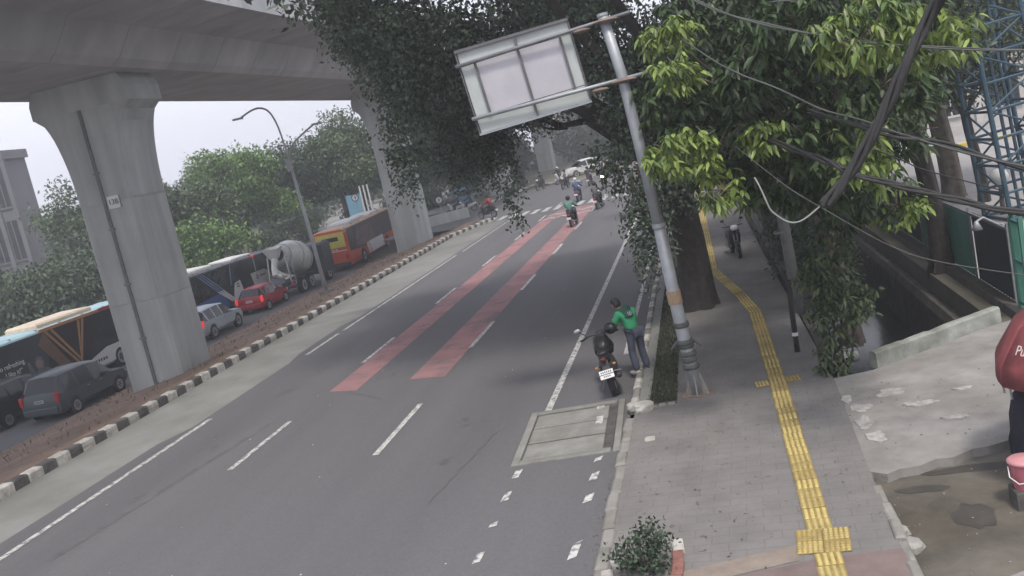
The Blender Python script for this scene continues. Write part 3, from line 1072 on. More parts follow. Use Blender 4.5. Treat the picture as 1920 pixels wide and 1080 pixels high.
struct('culvert_slab', MB().prism([(1.2, 12.30), (1.46, 12.35), (1.62, 12.22), (1.8, 12.34), (2.05, 12.36), (2.3, 12.52), (2.5, 12.5), (2.8, 12.7), (3.0, 12.72), (3.4, 12.88), (6.5, 13.3), (8, 17.5), (5.2, 18.6), (4.7, 18.4), (2.25, 16.75), (1.66, 16.62), (1.2, 16.5)], -.3, .105), M_SLAB)
M_MORT = mat("crumbled_mortar", (0.32, 0.31, 0.29), 0.95, var=0.35, scale=8, bump=1.0, bscale=30)
for i, (x, y, rx, ry) in enumerate(((1.72, 14.9, .2, .25), (1.68, 14.2, .14, .3), (2.3, 15.4, .26, .2), (1.75, 13.6, .15, .25), (2.6, 14.7, .3, .12), (3.3, 15.1, .2, .08), (1.6, 15.35, .1, .2), (2.9, 13.9, .22, .1))):
    pts = []
    for j in range(14):
        a = 2 * PI * j / 14
        q = random.uniform(.55, 1.15)
        pts.append((x + rx * q * math.cos(a), y + ry * q * math.sin(a)))
    struct('mortar_patch', MB().prism(pts, .09, .112 + .003 * i), M_MORT)
struct('dirt_yard', MB().prism([(1.1, -5), (14, -5), (14, 14), (6.5, 13.25), (3.0, 12.9), (1.1, 12.6)], -.2, -.02), M_DIRT)
struct('concrete_corner', MB().prism([(2.1, -5), (6, -5), (6, 10.6), (3.2, 10.0), (2.0, 9.4)], -.1, .01), M_SLAB)
ed = thing('footway_edging', 'broken concrete edging between footway and muddy dirt', 'edging', (0, 0, 0))
for i in range(9):
    y = 7.6 + i * .5
    if i == 8:
        y += .05
    q = MB().bbox(-.06, .06, -.235, .235, -.05, .16 - .02 * (i % 3), .02).build('edging_stone', M_CONCR, ed, loc=(1.375 + .012 * (y - 8) + random.uniform(-.015, .015), y, 0))
    q.rotation_euler = (random.uniform(-.03, .03), random.uniform(-.06, .06), random.uniform(-.05, .05))
# puddle stains
M_STAIN = mat("damp_mud", (0.055, 0.05, 0.043), 0.6, var=0.3, scale=3)
for x, y, rx, ry in ((1.95, 11.9, .35, .14), (2.75, 12.35, .9, .12), (2.35, 11.0, .25, .4), (3.05, 10.5, .35, .5)):
    pts = [(x + rx * random.uniform(.6, 1.1) * math.cos(2 * PI * j / 14), y + ry * random.uniform(.6, 1.1) * math.sin(2 * PI * j / 14)) for j in range(14)]
    struct('damp_stain', MB().add([(a, b_, -.014) for a, b_ in pts], [tuple(range(14))]), M_STAIN)
# parapet across the canal
pr = thing('canal_parapet', 'low weathered concrete parapet at the edge of the culvert slab', 'parapet', (2.3, 16.87, .10), math.atan2(18.6 - 16.87, 4.85 - 2.3))
prof = [(-.09, 0), (.09, 0), (.085, .27), (.05, .31), (-.05, .31), (-.085, .27)]
mb = MB()
rings = []
nst = 24
for i in range(nst + 1):
    x = 3.08 * i / nst
    chip = 1 - (.09 * random.random() if 5 < i < 14 else .02 * random.random())
    rings += [(x, y_, z_ * (chip if z_ > .2 else 1)) for y_, z_ in prof]
fs = [(i * 6 + j, (i + 1) * 6 + j, (i + 1) * 6 + (j + 1) % 6, i * 6 + (j + 1) % 6) for i in range(nst) for j in range(6)]
fs += [tuple(range(6)), tuple(range(nst * 6, nst * 6 + 6))[::-1]]
mb.add(rings, fs).build('wall', mat("parapet_concrete", (0.27, 0.285, 0.26), 0.95, var=0.3, scale=3.5, bump=0.4, bscale=18, big=(1.6, (0.55, 0.55, 0.52))), pr)
# yard beyond the canal
struct('paved_yard', MB().prism([(5.65, 18.7), (40, 22), (40, 90), (5.65, 90)], -.1, .0), mat("yard_concrete", (0.30, 0.29, 0.285), 0.9, var=0.1, scale=1, big=(0.2, (0.8, 0.8, 0.8))))
# green sheet fence: separate sheets
gf = thing('green_fence', 'dark green corrugated metal sheet fence along the far canal bank', 'fence', (5.62, 0, .05))


def corr(y0, y1, h, m, name='sheet_panel', x=0):
    k = int((y1 - y0) / .09)
    vs, fs = [], []
    for i in range(k + 1):
        y = y0 + (y1 - y0) * i / k
        dx = .018 if i % 2 else -.018
        vs += [(x + dx, y, 0), (x + dx, y, h)]
    for i in range(k):
        fs.append((2 * i, 2 * i + 2, 2 * i + 3, 2 * i + 1))
    return MB().add(vs, fs).build(name, m, gf)


M_DPAN = mat("dark_sheet_paint", (0.022, 0.025, 0.028), 0.7, var=0.3)
corr(22.6, 25.2, 1.45, M_GREENP)
corr(25.25, 27.6, 1.45, mat("green_panel_paint_b", (0.04, 0.14, 0.09), 0.7, var=0.2))
corr(27.65, 31.0, 1.5, M_DPAN)
corr(31.05, 36.0, 1.5, mat("green_panel_old", (0.02, 0.06, 0.045), 0.7, var=0.3))
corr(19.9, 22.55, 1.55, M_DPAN)
for y in (19.9, 22.57, 25.22, 27.62, 31.02):
    MB().box(-.06, -.02, y - .03, y + .03, 0, 1.65).build('fence_post', M_DGALV, gf)
MB().box(-.07, -.03, 19.9, 36, 1.5, 1.56).build('top_rail', M_DGALV, gf)
gt = thing('green_gate', 'green steel bar gate beside the red parasol', 'gate', (5.55, 18.9, .05))
MB().box(-.05, .03, -.03, .03, 0, 1.9).build('gate_post', M_GREENP, gt)
MB().box(-.05, .03, .57, .63, 0, 1.85).build('gate_post', M_GREENP, gt)
for z in (.1, .95, 1.75):
    MB().box(-.03, .01, .031, .569, z, z + .05).build('gate_rail', M_GREENP, gt)
for i in range(7):
    MB().tube([(-.01, .08 + i * .075, .15), (-.01, .08 + i * .075, 1.75)], .012, 6).build('gate_bar', M_GREENP, gt)
MB().tube([(-.01, .55, 1.84), (-.01, .3, 2.0), (-.01, .1, 2.02), (.0, .0, 1.88)], .03, 8).build('gate_arch', M_GREENP, gt, True)
ll = thing('gate_lamp', 'small pale floodlight on a bracket above the dark fence sheet', 'lamp', (5.45, 20.3, 1.62))
MB().tube([(.1, 0, .0), (-.2, -.1, .22), (-.35, -.2, .18)], .025, 6).build('bracket', M_GALV, ll)
MB().lathe([(.03, .05), (.05, 0), (.11, -.13), (.09, -.13)], 12, c=(-.36, -.2, .14)).build('lamp_shade', M_GALV, ll, True)

# blue lattice tower
tw = thing('lattice_tower', 'blue painted steel lattice mast behind the canal fence', 'tower', (8.9, 30.0, 0))
tw.rotation_euler = (0, R(-4), R(12))
bw = .75
corners = [(-bw, -bw), (bw, -bw), (bw, bw), (-bw, bw)]
for cx_, cy_ in corners:
    MB().tube([(cx_, cy_, 0), (cx_ * .92, cy_ * .92, 9.5)], .075, 8).build('leg', M_BLUEST, tw)
nlev = 12
for i in range(nlev):
    z0, z1 = i * .8 + .1, i * .8 + .9
    k0, k1 = 1 - .08 * z0 / 9.5, 1 - .08 * z1 / 9.5
    for j in range(4):
        a, b_ = corners[j], corners[(j + 1) % 4]
        MB().tube([(a[0] * k0, a[1] * k0, z0), (b_[0] * k0, b_[1] * k0, z0)], .045, 6).build('horizontal_brace', M_BLUEST, tw)
        if i % 2:
            a, b_ = b_, a
        MB().tube([(a[0] * k0, a[1] * k0, z0), (b_[0] * k1, b_[1] * k1, z1)], .032, 6).build('diagonal_brace', M_BLUEST, tw)
for s_ in (-.12, .12):
    MB().tube([(s_ - .2, -.5, 0), (s_ - .2, -.48, 9.3)], .05, 6).build('cable_run', M_BLUEST, tw)
MB().slabx([(-.16, 0), (0, -.22), (.16, 0), (.16, .4), (-.16, .4)], -.02, .02).build('hanging_plate', M_BLUEST, tw, loc=(-.85, -.3, 6.1))

# ------------------------------------------------------------------ poles and pipe by the footway
up = thing('utility_pole', 'weathered grey utility pole rising through the leafy tree by the canal', 'utility pole', (1.56, 21.9, .0))
MB().tube([(0, 0, 0), (-.03, 0, 2.4), (-.14, 0, 3.7), (-.26, 0, 6.1), (-.4, 0, 9)], [.13, .125, .115, .1, .09], 12).build('shaft', mat('old_pole_concrete', (.15, .155, .145), .9, var=.25, scale=4), up, True)
for z in (2.0, 4.4, 6.6):
    MB().tube([(-.1 - .02 * z, 0, z), (-.1 - .02 * z, 0, z + .06)], .14, 12).build('band', M_DGALV, up)
bpz = thing('marker_pipe', 'dark upright pipe with a white band at the footway edge', 'pipe', (1.16, 18.6, SZ))
MB().tube([(0, 0, 0), (.02, 0, .8), (.06, 0, 1.45)], .055, 10).build('pipe', mat("dark_pipe", (0.022, 0.02, 0.02), 0.7, var=0.3), bpz, True)
MB().tube([(.008, 0, .33), (.011, 0, .40)], .06, 10).build('white_band', M_PLATE, bpz)

# ------------------------------------------------------------------ red parasol, bucket and covered stand at the right edge
pa = thing('red_parasol', 'large faded red vendor parasol with white lettering at the right edge', 'parasol', (4.08, 11.75, 0), R(10))
M_PAR = mat("parasol_cloth", (0.24, 0.062, 0.066), 0.97, var=0.35, scale=2.5, big=(1.8, (.72, .70, .70)))
NSEG = 8
for i in range(NSEG):
    a0, a1 = 2 * PI * i / NSEG, 2 * PI * (i + 1) / NSEG
    prof = [(.05, 2.42), (.45, 2.27), (.85, 1.95), (1.1, 1.55), (1.12, 1.30)]
    vs, fs = [], []
    m_ = 4
    for r, z in prof:
        for j in range(m_ + 1):
            a = a0 + (a1 - a0) * j / m_
            sag = 1 - .035 * math.sin(PI * j / m_)
            vs.append((r * sag * math.cos(a), r * sag * math.sin(a), z - (.03 * math.sin(PI * j / m_) if r > .3 else 0) + (.04 * math.sin(PI * j / m_) if z < 1.4 else 0)))
    for q in range(len(prof) - 1):
        for j in range(m_):
            fs.append((q * 5 + j, q * 5 + j + 1, q * 5 + 6 + j, q * 5 + 5 + j))
    pn = MB().add(vs, fs).build('cloth_panel', M_PAR, pa, True)
    sm = pn.modifiers.new('thick', 'SOLIDIFY')
    sm.thickness = .006
MB().tube([(0, 0, 0), (0, 0, 2.45)], .022, 8).build('pole', M_KWHITE, pa)
for i in range(NSEG):
    a = 2 * PI * i / NSEG
    MB().tube([(.03 * math.cos(a), .03 * math.sin(a), 2.38), (.84 * math.cos(a), .84 * math.sin(a), 1.92), (1.08 * math.cos(a), 1.08 * math.sin(a), 1.53)], .008, 5).build('rib', M_DGALV, pa)
tm = text_mesh("Pucuk", .17, .002)
o = link('lettering', tm, mat("parasol_print", (0.55, 0.50, 0.47), 0.8, var=0.15), pa)
aT = R(199)
o.rotation_euler = (R(58), 0, aT + PI / 2)
o.location = (1.0 * math.cos(aT), 1.0 * math.sin(aT), 1.77)
# curl the lettering onto the cone
for v in tm.vertices:
    v.co.x *= 0.8

st = thing('covered_stand', 'dark cloth covered vendor stand under the red parasol', 'stall', (3.64, 12.4, -.02), R(8))
vs, fs = [], []
for i, (z, k) in enumerate(((0.05, 1.0), (.3, 1.04), (.6, .95), (.85, .9), (.95, .7))):
    for j in range(20):
        a = 2 * PI * j / 20
        q = k * (1 + .06 * math.sin(5 * a + i) + .04 * math.sin(9 * a + 2 * i))
        vs.append((.42 * q * math.cos(a), .36 * q * math.sin(a), z))
for i in range(4):
    for j in range(20):
        fs.append((i * 20 + j, i * 20 + (j + 1) % 20, (i + 1) * 20 + (j + 1) % 20, (i + 1) * 20 + j))
fs.append(tuple(range(80, 100)))
MB().add(vs, fs).build('cloth_cover', mat("navy_cloth", (0.022, 0.021, 0.034), 0.9, var=0.3, scale=4), st, True)
MB().tube([(-.42, -.1, .9), (-.44, -.1, 1.2), (-.2, -.14, 1.25), (.1, -.14, 1.2)], .014, 6).build('wire_rack', M_GALV, st)
MB().tube([(-.44, .05, .95), (-.46, .05, 1.15), (-.15, .05, 1.28)], .014, 6).build('wire_rack', M_GALV, st)
MB().bbox(-.2, .2, -.2, .2, .94, 1.1, .02).build('tray', M_RUST, st)
bk = thing('pink_bucket', 'pink plastic bucket with a lid standing before the covered stand', 'bucket', (2.98, 11.15, -.02))
MB().lathe([(.13, .22), (.165, .52), (.17, .54)], 20, cap=False).build('pail', mat("pink_plastic", (0.42, 0.13, 0.16), 0.5, var=0.12), bk, True)
MB().lathe([(.178, .53), (.182, .56), (.15, .585), (.0, .595)], 20).build('lid', mat("pale_pink_plastic", (0.50, 0.24, 0.25), 0.5, var=0.12), bk, True)
MB().tube([(-.175, 0, .5), (-.19, -.08, .40), (-.12, -.17, .34), (.0, -.19, .36), (.12, -.16, .42), (.175, 0, .5)], .007, 6).build('handle', M_PLATE, bk)
MB().bbox(-.16, .16, -.16, .16, 0, .218, .01).build('plinth', M_KBLACK, bk)

# ------------------------------------------------------------------ trees
def tree_from(name, label, base, trunk_top, r0, r1, blobs, leafmat, dens, L, W, bark=M_BARK, flare=1.6, group=None, droop=.5,
              extra=None, shape='diamond', clump=9, cr=.18, cat='tree', limbs=None):
    t_ = thing(name, label, cat, base, 0, group)
    bz = Vector(base)
    tr = trunk_mesh((0, 0, -.25), Vector(trunk_top) - bz, r0, r1, flare)
    tt = Vector(trunk_top) - bz
    for c, r in (limbs if limbs is not None else blobs):
        rr = r if not hasattr(r, '__len__') else max(r)
        limb(tr, tt - Vector((0, 0, random.uniform(0, .5))), Vector(c) - bz, r1 * .55, .03, sag=.4)
        # secondary twigs reaching into the clump
        for _ in range(3):
            e = Vector(c) - bz + Vector((random.uniform(-1, 1), random.uniform(-1, 1), random.uniform(-.6, 1))) * rr * .7
            limb(tr, (tt + (Vector(c) - bz) * 2) / 3, e, .05, .012, n=4)
    tr.build('trunk', bark, t_, True)
    parts = [crown_leaves(blobs, dens, L, W, droop, shape, clump, cr)]
    if extra is not None:
        parts += extra
    V, F = join_np(parts)
    V = V - np.array(base)
    cr_ = link('crown', mesh_np('crown', V, F), leafmat, t_)
    cr_['kind'] = 'stuff'
    return t_


# the big weeping fig by the sign, its crown hanging over the road
FB = (-.75, 24.2, .05)
vis = [((-9.1, 26, 9.7), (.75, 1.0, .75)), ((-7.9, 25, 8.9), (1.1, 1.6, 1.0)), ((-7.45, 24.5, 7.4), (.65, 1.3, .85)), ((-7.4, 24, 6.1), (.5, .9, .75)), ((-7.45, 23.6, 5.25), (.40, .6, .5)),
       ((-6.6, 26, 8.0), (1.6, 2.0, 1.4)), ((-5.2, 27, 7.4), (1.6, 2.0, 1.4)), ((-6.9, 29, 6.3), (1.15, 2, 1.1)), ((-5.3, 30, 6.4), (1.1, 1.8, .65)),
       ((-3.9, 28, 6.9), (1.1, 2, .7)), ((-3.0, 27, 8.6), (1.3, 2, .7)), ((-2.2, 24, 7.6), (1.2, 1.6, 1.2)), ((-1.5, 24, 6.0), (.8, 1.4, .9)), ((-.4, 23.5, 6.2), (1.2, 1.6, 1.3)),
       ((-2.15, 23.6, 4.45), (.62, .8, .34)), ((-1.35, 22.8, 4.2), (.5, .6, .7)), ((-1.55, 22.3, 3.1), (.46, .5, .62)), ((-1.75, 22.1, 2.3), (.34, .36, .5)), ((-1.15, 22.5, 3.5), (.5, .5, .75)), ((-.55, 22.7, 4.0), (.55, .5, .5)), ((-1.5, 22.0, 2.7), (.42, .4, .5)),
       ((-5.0, 24.2, 3.9), (.16, .25, .26)), ((-4.95, 24.3, 4.6), (.2, .3, .4)), ((.6, 25, 6.8), (1.5, 1.8, 1.5)), ((-.2, 26.5, 4.9), (1.0, 1.5, .7)),
       ((-7.55, 30, 5.4), (.8, 1.4, .9)), ((-6.7, 31, 5.2), (.75, 1.4, .7))]
high = [((-8.5, 22, 11.6), (2.6, 3.2, 1.3)), ((-5.0, 20, 12.0), (2.8, 3.4, 1.4)), ((-1.5, 20, 11.5), (2.8, 3.2, 1.5)), ((-6.5, 27, 11.4), (3.0, 3.6, 1.5)), ((-2.5, 27, 11.4), (3.0, 3.6, 1.6)),
        ((1.5, 23, 10.8), (2.6, 3.2, 1.6)), ((-9.5, 28, 11.2), (2.2, 2.6, 1.2)), ((-4, 32, 9.8), (2.6, 3, 1.6))]
hang = []
for c_, r_ in vis:
    for _ in range(int(20 * r_[0] * r_[1]) + 5):
        a = random.uniform(0, 2 * PI)
        q = math.sqrt(random.random())
        hang.append((c_[0] + r_[0] * q * math.cos(a), c_[1] + r_[1] * q * math.sin(a), c_[2] - r_[2] * .55))
fig = tree_from('weeping_fig_tree', 'huge dark weeping fig with thick trunk, its crown hanging over the road', FB, (-.72, 24.3, 4.2), .40, .34, vis, L_FIC, 520, .145, .078,
                flare=1.55, extra=[strands(hang, .7, 32, .125, .062), crown_leaves(high, 70, .26, .15, .4, cr=.3)],
                limbs=[((-8.4, 25, 8.9), 1.5), ((-6.6, 26, 8.0), 1.8), ((-5.2, 30, 5.9), 1.3), ((-2.2, 24, 7.6), 1.3), ((-3, 27, 8.4), 1.5), ((-5, 20, 12), 2.5), ((-1.5, 20, 11.5), 2.5), ((1.5, 23, 10.8), 2), ((-9.5, 28, 11.2), 2)])

# long-leaved tree beside the canal: whorls of drooping leaves
LB = (2.35, 19.6, .0)


def whorls(sites, per=8, L=.23, W=.062):
    n = len(sites)
    s_ = np.repeat(np.array(sites), per, 0)
    a = rng.random(n * per) * 2 * PI
    el = rng.uniform(-1.3, .3, n * per)
    d_ = np.stack([np.cos(a), np.sin(a), el - .35], 1)
    d_ = unit(d_)
    c_ = s_ + d_ * .03 + rng.normal(size=s_.shape) * .02
    nr = unit(np.array([[0, 0, 1.0]]) + rng.normal(size=c_.shape) * .35)
    ll_ = L * (0.45 + .75 * rng.random(n * per))
    return c_, d_, nr, ll_, W * (0.8 + .4 * rng.random(n * per))


bright = [((-.25, 14.0, 4.72), (.55, .5, .42), 60), ((-.1, 14.0, 5.85), (.32, .4, .28), 30), ((-.2, 15.0, 6.45), (.5, .5, .25), 30), ((.95, 14.5, 4.65), (.3, .35, .3), 24), ((2.2, 12.2, 5.75), (.7, .55, .45), 80),
          ((2.0, 12.6, 4.25), (.36, .4, .5), 34), ((3.0, 12.6, 5.55), (.4, .4, .4), 34), ((3.05, 16.8, 2.9), (.5, .5, .45), 34), ((.2, 14.2, 4.0), (.35, .35, .35), 20)]
dark = [((1.2, 16, 3.9), (.9, .9, .6), 90), ((.5, 17, 5.3), (.9, 1, .8), 90), ((1.4, 17, 5.5), (.9, 1, .8), 90), ((2.1, 16, 4.6), (.8, .9, .7), 90), ((.4, 16.2, 4.1), (.7, .8, .5), 60),
        ((2.1, 16, 3.6), (.8, .8, .5), 70), ((1.9, 16, 6.2), (1.2, 1.2, .8), 110), ((3.1, 16, 5.8), (1.0, 1.2, 1.0), 110), ((2.9, 17.5, 4.1), (1.0, 1, .6), 90), ((.4, 17.5, 6.6), (1.1, 1.2, .7), 90),
        ((2.4, 17.5, 3.0), (.7, .8, .5), 60), ((.9, 19, 4.6), (1.0, 1.0, .9), 90), ((2.0, 20, 6.0), (1.6, 1.6, 1.4), 160), ((3.6, 19.5, 4.6), (1.2, 1.3, 1.0), 110), ((2.2, 15, 7.4), (2.0, 1.8, .7), 160), ((1.4, 20.5, 3.6), (.7, .9, .7), 60), ((-.2, 16.5, 5.4), (.7, .8, .8), 70), ((.3, 15.2, 4.6), (.5, .5, .5), 40), ((1.6, 14.6, 4.4), (.6, .5, .5), 50), ((2.6, 14, 5.0), (.7, .6, .6), 60), ((.9, 14.8, 5.6), (.6, .6, .5), 50), ((1.6, 14.2, 6.2), (.8, .6, .5), 60)]


def sites_of(bl):
    out = []
    for c_, r_, k in bl:
        out += list(in_blob(k, c_, r_, .55))
    return out


lt = thing('long_leaved_tree', 'leafy tree with long drooping bright green leaves between pole and canal', 'tree', LB)
tr = trunk_mesh((0, 0, -.2), (-.3, -.6, 3.2), .15, .11, 1.5)
for c_, r_, k in bright + dark:
    limb(tr, (-.3, -.6, 2.9 + random.uniform(0, .3)), Vector(c_) - Vector(LB), .055, .012, sag=.3)
    for _ in range(4):
        e = Vector(c_) - Vector(LB) + Vector((random.uniform(-1, 1) * r_[0], random.uniform(-1, 1) * r_[1], random.uniform(-.5, .8) * r_[2]))
        limb(tr, Vector(c_) - Vector(LB), e, .014, .006, n=3)
tr.build('trunk', M_BARKL, lt, True)
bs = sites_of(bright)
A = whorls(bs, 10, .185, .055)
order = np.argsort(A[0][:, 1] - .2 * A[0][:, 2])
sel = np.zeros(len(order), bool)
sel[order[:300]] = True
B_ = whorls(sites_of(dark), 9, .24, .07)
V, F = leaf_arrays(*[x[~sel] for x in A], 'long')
ob = link('foliage', mesh_np('foliage', V - np.array(LB), F), L_BIGLIT, lt)
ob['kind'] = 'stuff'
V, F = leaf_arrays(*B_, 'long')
ob = link('foliage', mesh_np('foliage', V - np.array(LB), F), L_BIGSHADE, lt)
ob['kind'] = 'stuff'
# the leaves that show largest stand singly
V1, F1 = leaf_arrays(np.zeros((1, 3)), np.array([[0, 1.0, 0]]), np.array([[0, 0, 1.0]]), [1.0], [.27], 'long')
leaf_meshes = []
for wd_, cu_ in ((.22, .0), (.28, .12), (.33, .25), (.25, -.08)):
    V1, F1 = leaf_arrays(np.zeros((1, 3)), np.array([[0, 1.0, 0]]), np.array([[0, 0, 1.0]]), [1.0], [wd_], 'long')
    V1[:, 2] -= cu_ * V1[:, 1] ** 2
    V1[:, 0] += .5 * cu_ * V1[:, 1] ** 2
    leaf_meshes.append(mesh_np('leaf', V1, F1))
leafm = [mat("leaf_tone_%d" % i, c_, .42, var=.12, trans=.25) for i, c_ in enumerate(((.075, .135, .030), (.12, .19, .042), (.19, .25, .06), (.055, .10, .028), (.14, .17, .065)))]
for i in order[:300]:
    c_, d_ = A[0][i] - np.array(LB), A[1][i]
    q = Vector(d_).to_track_quat('Y', 'Z')
    o = piece('leaf', random.choice(leaf_meshes), random.choice(leafm), lt, c_, q.to_euler(), (A[3][i],) * 3)

tree_from('canal_bank_tree', 'tall dark tree rising from the canal bank behind the leafy one', (5.3, 24.6, 0), (5.1, 24.4, 4.2), .22, .18,
          [((4.2, 22, 6.6), (2.0, 2.2, 1.6)), ((2.6, 23, 5.6), (1.6, 1.8, 1.5)), ((5.4, 24, 6.4), (1.7, 2.0, 1.7)), ((3.6, 26, 4.9), (1.5, 1.8, 1.3)), ((3.2, 21, 8.6), (2.4, 2.6, 1.5)), ((1.8, 27, 5.0), (1.2, 1.6, 1.4)), ((4.6, 27, 8), (2.6, 2.8, 1.8)), ((4.0, 20.4, 4.9), (1.1, 1.2, .8)), ((2.9, 28, 3.6), (.8, 1.2, .7))],
          L_FICD, 210, .17, .075)
# dark canopy over the yard behind the canal
tree_from('yard_tree', 'dark tree with thick grey trunk in the yard beyond the canal', (8.46, 35.75, 0), (8.1, 35.6, 4.4), .34, .28,
          [((7.2, 34, 6.0), (2.6, 2.6, 1.9)), ((9.5, 35, 6.4), (2.4, 2.6, 1.9)), ((5.0, 33, 5.2), (2.0, 2.4, 1.6)), ((8, 36, 9), (3, 3, 2)), ((4.5, 36, 8), (2.8, 3, 2.4)), ((4.2, 30, 4.0), (1.2, 1.6, .9)), ((11, 37, 8), (3, 3, 2.4))],
          L_FICD, 150, .2, .085, bark=M_BARKL, flare=1.35)
tree_from('yard_tree', 'twin-stemmed dark tree beside the blue mast in the yard', (8.85, 33.6, 0), (8.6, 33.4, 3.0), .17, .13,
          [((8.3, 32.5, 4.2), (1.3, 1.3, 1.0)), ((9.4, 33, 4.4), (1.2, 1.3, 1.0)), ((8.8, 33, 5.6), (1.8, 1.8, 1.2)), ((7.4, 32, 5.2), (1.2, 1.3, 1.0))], L_FICD, 190, .18, .075, flare=1.3)
tree_from('canal_tree', 'dark tree trunk leaning beside the green fence in the yard', (7.0, 44.0, 0), (6.6, 43.8, 4.0), .26, .2,
          [((6, 42, 6), (2.6, 3, 2.2)), ((3.5, 44, 7), (3, 3, 3)), ((8, 45, 8), (3, 3, 3)), ((4, 40, 4.2), (1.6, 2, 1.2))], L_FICD, 110, .22, .1)
tree_from('footway_tree', 'slim dark tree on the far footway behind the weeping fig', (1.9, 34.5, 0), (1.7, 34.5, 3.4), .2, .15,
          [((1.6, 33.5, 5.2), (2.2, 2.2, 1.5)), ((3.2, 34, 4.4), (1.5, 1.8, 1.4)), ((.2, 35, 6.8), (2.6, 2.6, 1.8)), ((2.8, 33, 7), (2.4, 2.4, 2)), ((2.6, 32, 3.0), (.9, 1.2, .8))], L_FICD, 170, .18, .08)
tree_from('footway_tree', 'distant tree with ochre trunk closing the end of the footway', (.9, 47, 0), (.7, 47, 3.6), .28, .2,
          [((.2, 46.5, 5.2), (2.6, 2.6, 1.7)), ((3, 47, 5.5), (2.4, 2.6, 2.2)), ((-1.6, 48, 6.6), (2.4, 2.6, 1.6)), ((1.5, 47, 8), (3, 3, 2.2)), ((3, 46, 3), (1.5, 2, 1.4))], L_FICD, 120, .22, .1, bark=mat("ochre_bark", (.2, .14, .06), .95, var=.3))
tree_from('footway_tree', 'hazy tree at the corner of the far crossing on the right', (2.2, 62, 0), (2.0, 62, 3.6), .3, .2,
          [((1.2, 62, 6), (3, 3, 2)), ((4, 63, 6), (3, 3, 2.6)), ((-1.5, 63, 7.4), (2.8, 3, 1.8)), ((4, 61, 3), (2, 2, 1.8))], L_BG3, 70, .3, .14)

# shrub at the canal edge with long upright leaves
SB = (1.72, 16.95, .08)
sh = thing('canal_shrub', 'tall leafy shrub spilling over the canal edge by the parapet', 'shrub', SB)
mb = MB()
sb = [((1.75, 16.9, .6), (.35, .3, .35), 30), ((1.75, 16.85, 1.2), (.45, .4, .4), 50), ((2.0, 16.9, 1.55), (.5, .45, .45), 60), ((1.65, 16.9, 1.9), (.42, .4, .4), 46), ((1.95, 17.0, 2.3), (.38, .4, .4), 40), ((2.3, 17.0, 1.3), (.25, .3, .3), 20), ((1.6, 16.75, .25), (.25, .2, .2), 20)]
for c_, r_, k in sb:
    limb(mb, (random.uniform(-.1, .1), random.uniform(-.1, .1), -.05), Vector(c_) - Vector(SB), .025, .008)
mb.build('stems', M_BARK, sh, True)
A = whorls(sites_of(sb), 9, .15, .05)
V, F = leaf_arrays(*A, 'long')
ob = link('foliage', mesh_np('foliage', V - np.array(SB), F), L_SHRUB, sh)
ob['kind'] = 'stuff'
for x, y, lab in ((2.5, 23.6, 'dark weedy shrub on the canal bank behind the marker pipe'), (2.1, 26.5, 'dark overgrown shrub farther along the canal bank'), (2.1, 31, 'farthest dark shrub on the canal bank')):
    q = thing('bank_shrub', lab, 'shrub', (x, y, -.1))
    V, F = crown_leaves([((0, 0, .7), (.6, 1.5, .8)), ((.2, .8, 1.4), (.5, .9, .6)), ((.1, -1, 1.2), (.5, .8, .7))], 420, .14, .06)
    ob = link('foliage', mesh_np('foliage', V, F), L_FICD, q)
    ob['kind'] = 'stuff'
    mb = MB()
    for k in range(5):
        limb(mb, (random.uniform(-.2, .2), random.uniform(-.5, .5), 0), (random.uniform(-.4, .4), random.uniform(-1, 1), random.uniform(.6, 1.5)), .025, .008)
    mb.build('stems', M_BARK, q)
# small bush in a planter at the bottom edge
pb = thing('planter_bush', 'small round dark green bush in a low planter at the bottom of the view', 'bush', (-1.46, 10.25, .1))
V, F = crown_leaves([((0, 0, .26), (.34, .34, .27)), ((.08, .12, .38), (.22, .2, .2)), ((-.16, -.05, .22), (.2, .2, .18))], 5200, .062, .036, .1, clump=7, cr=.05)
ob = link('foliage', mesh_np('foliage', V, F), mat("box_leaf", (.018, .034, .018), .45, var=.3, col2=(.045, .07, .04), island=True, trans=.12), pb)
ob['kind'] = 'stuff'
mb = MB()
for k in range(7):
    limb(mb, (random.uniform(-.05, .05), random.uniform(-.05, .05), 0), (random.uniform(-.25, .25), random.uniform(-.25, .25), random.uniform(.2, .4)), .012, .004, n=4)
mb.build('stems', M_BARK, pb)
pk = thing('planter_edging', 'chipped white and red stones edging the small bush', 'edging', (0, 0, 0))
M_REDB = mat("red_brick_edge", (.21, .10, .08), .9, var=.25, scale=5)
for x, y, a, m_ in ((-1.83, 10.45, .3, M_KWHITE), (-1.93, 10.15, .1, M_KWHITE), (-1.1, 10.75, .1, M_KWHITE), (-1.1, 10.45, .05, M_REDB), (-1.1, 10.15, -.05, M_REDB), (-1.12, 9.85, 0, M_REDB)):
    q = MB().bbox(-.07, .07, -.14, .14, 0, .13, .02).build('edging_stone', m_, pk, loc=(x, y, .06))
    q.rotation_euler = (0, 0, a)


